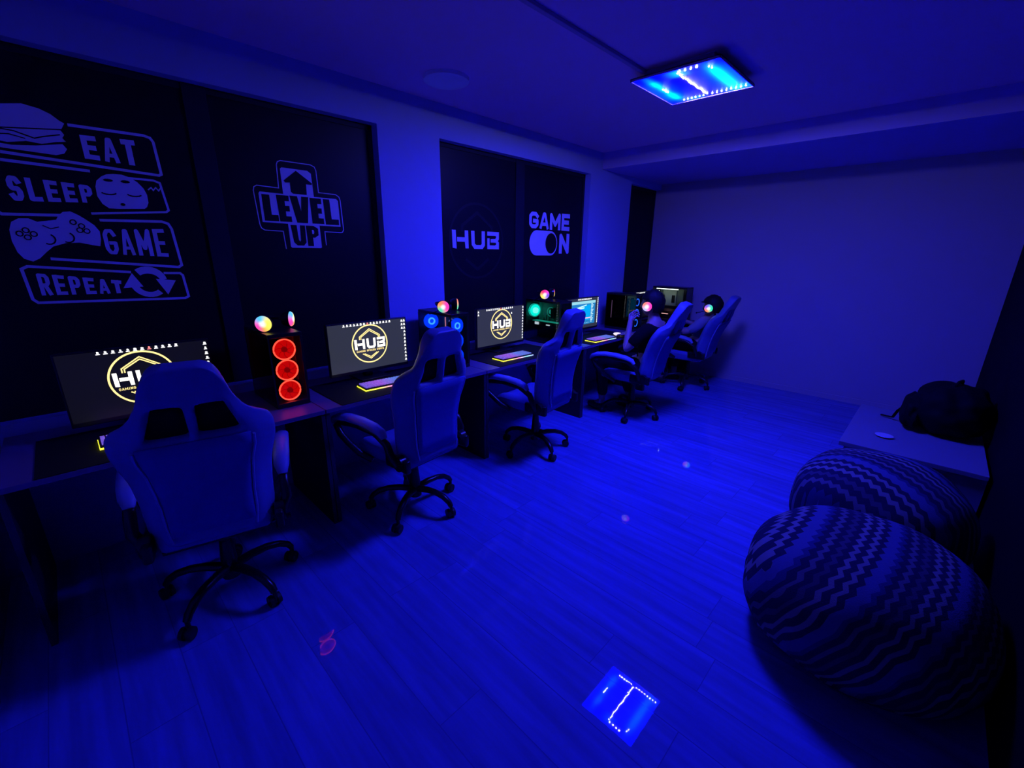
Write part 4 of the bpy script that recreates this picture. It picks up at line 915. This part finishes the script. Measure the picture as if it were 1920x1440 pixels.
# ---------------------------------------------------------------- bench with bag, bean bags
t = thing('bench', 'low pale bench in the far right corner against the black wall', 'bench', (3.235, 4.06, 0))
BX, BY = (2.888, 3.60), (3.52, 4.60)
MB().box(BX[0]-3.235, BX[1]-3.235, BY[0]-4.06, BY[1]-4.06, .39, .42).build('bench_top', M_WHITE, t, bevel=.003)
MB().box(BX[0]-3.235+.03, BX[1]-3.235, BY[0]-4.06+.02, BY[0]-4.06+.045, 0, .39).build('end_panel', M_WHITE, t)
MB().box(BX[0]-3.235+.03, BX[1]-3.235, BY[1]-4.06-.045, BY[1]-4.06-.02, 0, .39).build('end_panel', M_WHITE, t)
MB().box(BX[0]-3.235+.03, BX[0]-3.235+.05, BY[0]-4.06+.045, BY[1]-4.06-.045, 0, .39).build('side_panel', M_WHITE, t)
def blob(name, c, r, m, parent, e=2.6, seed=0, amp=.02, label=None, squash=0.0, rotz=0):
    b = MB(); q = bmesh.ops.create_uvsphere(b.bm, u_segments=56, v_segments=36, radius=1); Rz = Matrix.Rotation(rotz, 4, 'Z')
    for v in q['verts']:
        p = v.co; n = (abs(p.x)**e+abs(p.y)**e+abs(p.z)**e)**(1/e); p = p/n
        k = 1+amp*noise.noise(p*2.2+Vector((seed, 0, 0)))*3
        z = p.z*r[2]*k
        if squash and z < -r[2]*.75: z = -r[2]*.75-(-r[2]*.75-z)*.15
        v.co = Rz @ Vector((p.x*r[0]*k, p.y*r[1]*k, z))
    o = b.build(name, m, parent, smooth=True); return o
bp = thing('backpack', 'black bag slumped on the pale bench', 'bag', (3.40, 4.29, .42))
blob('main_body', 0, (.205, .27, .185), M_BAG, bp, 2.5, 3, .05, squash=1).location = (0, 0, .16)
blob('front_pocket', 0, (.07, .20, .12), M_BAG, bp, 2.6, 5, .04, squash=1).location = (-.19, -.03, .12)
MB().tube([(-.10, -.14, .30), (-.20, -.10, .22), (-.27, -.05, .10), (-.29, .02, .02), (-.36, .06, .012)], .013, 8, flat=.4).build('shoulder_strap', M_BAG, bp, smooth=True)
MB().tube([(-.02, -.05, .33), (0, -.02, .375), (.02, .06, .37), (.02, .09, .33)], .010, 8).build('carry_handle', M_BAG, bp, smooth=True)
b = MB(); b.cyl((0, 0, 0), (0, 0, .012), .030, .052, 28); o = b.build('small_dish', M_DISH, None, smooth=True, loc=(3.10, 3.83, .42)); tag(o, 'small white dish on the bench in front of the black bag', 'dish')
def bean(name, c, r, m, label, seed, rotz):
    t = thing(name, label, 'bean bag', (c[0], c[1], 0), 0, 'zigzag knitted bean bags')
    o = blob('cover', 0, r, m, t, 2.25, seed, .012, squash=1, rotz=rotz); o.location = (0, 0, c[2])
    b = MB(); n = 40
    b.tube([(r[0]*.985*math.cos(2*PI*k/n), r[1]*.985*math.sin(2*PI*k/n), -.02) for k in range(n)], .006, 6, closed=True); b.build('seam_piping', M_BAG, t, smooth=True, loc=(0, 0, c[2]))
bean('bean_bag', (3.185, 2.13, .235), (.425, .44, .31), zigzag_mat('zigzag_knit_lengthwise', 'Y', .016, .045, .040, .0), 'larger zigzag-knit bean bag in the right foreground', 2, .1)
bean('bean_bag', (3.165, 2.985, .245), (.405, .385, .32), zigzag_mat('zigzag_knit_crosswise', 'X', .013, .045, .042, .3), 'zigzag-knit bean bag between the bench and the nearer bean bag', 8, 0)
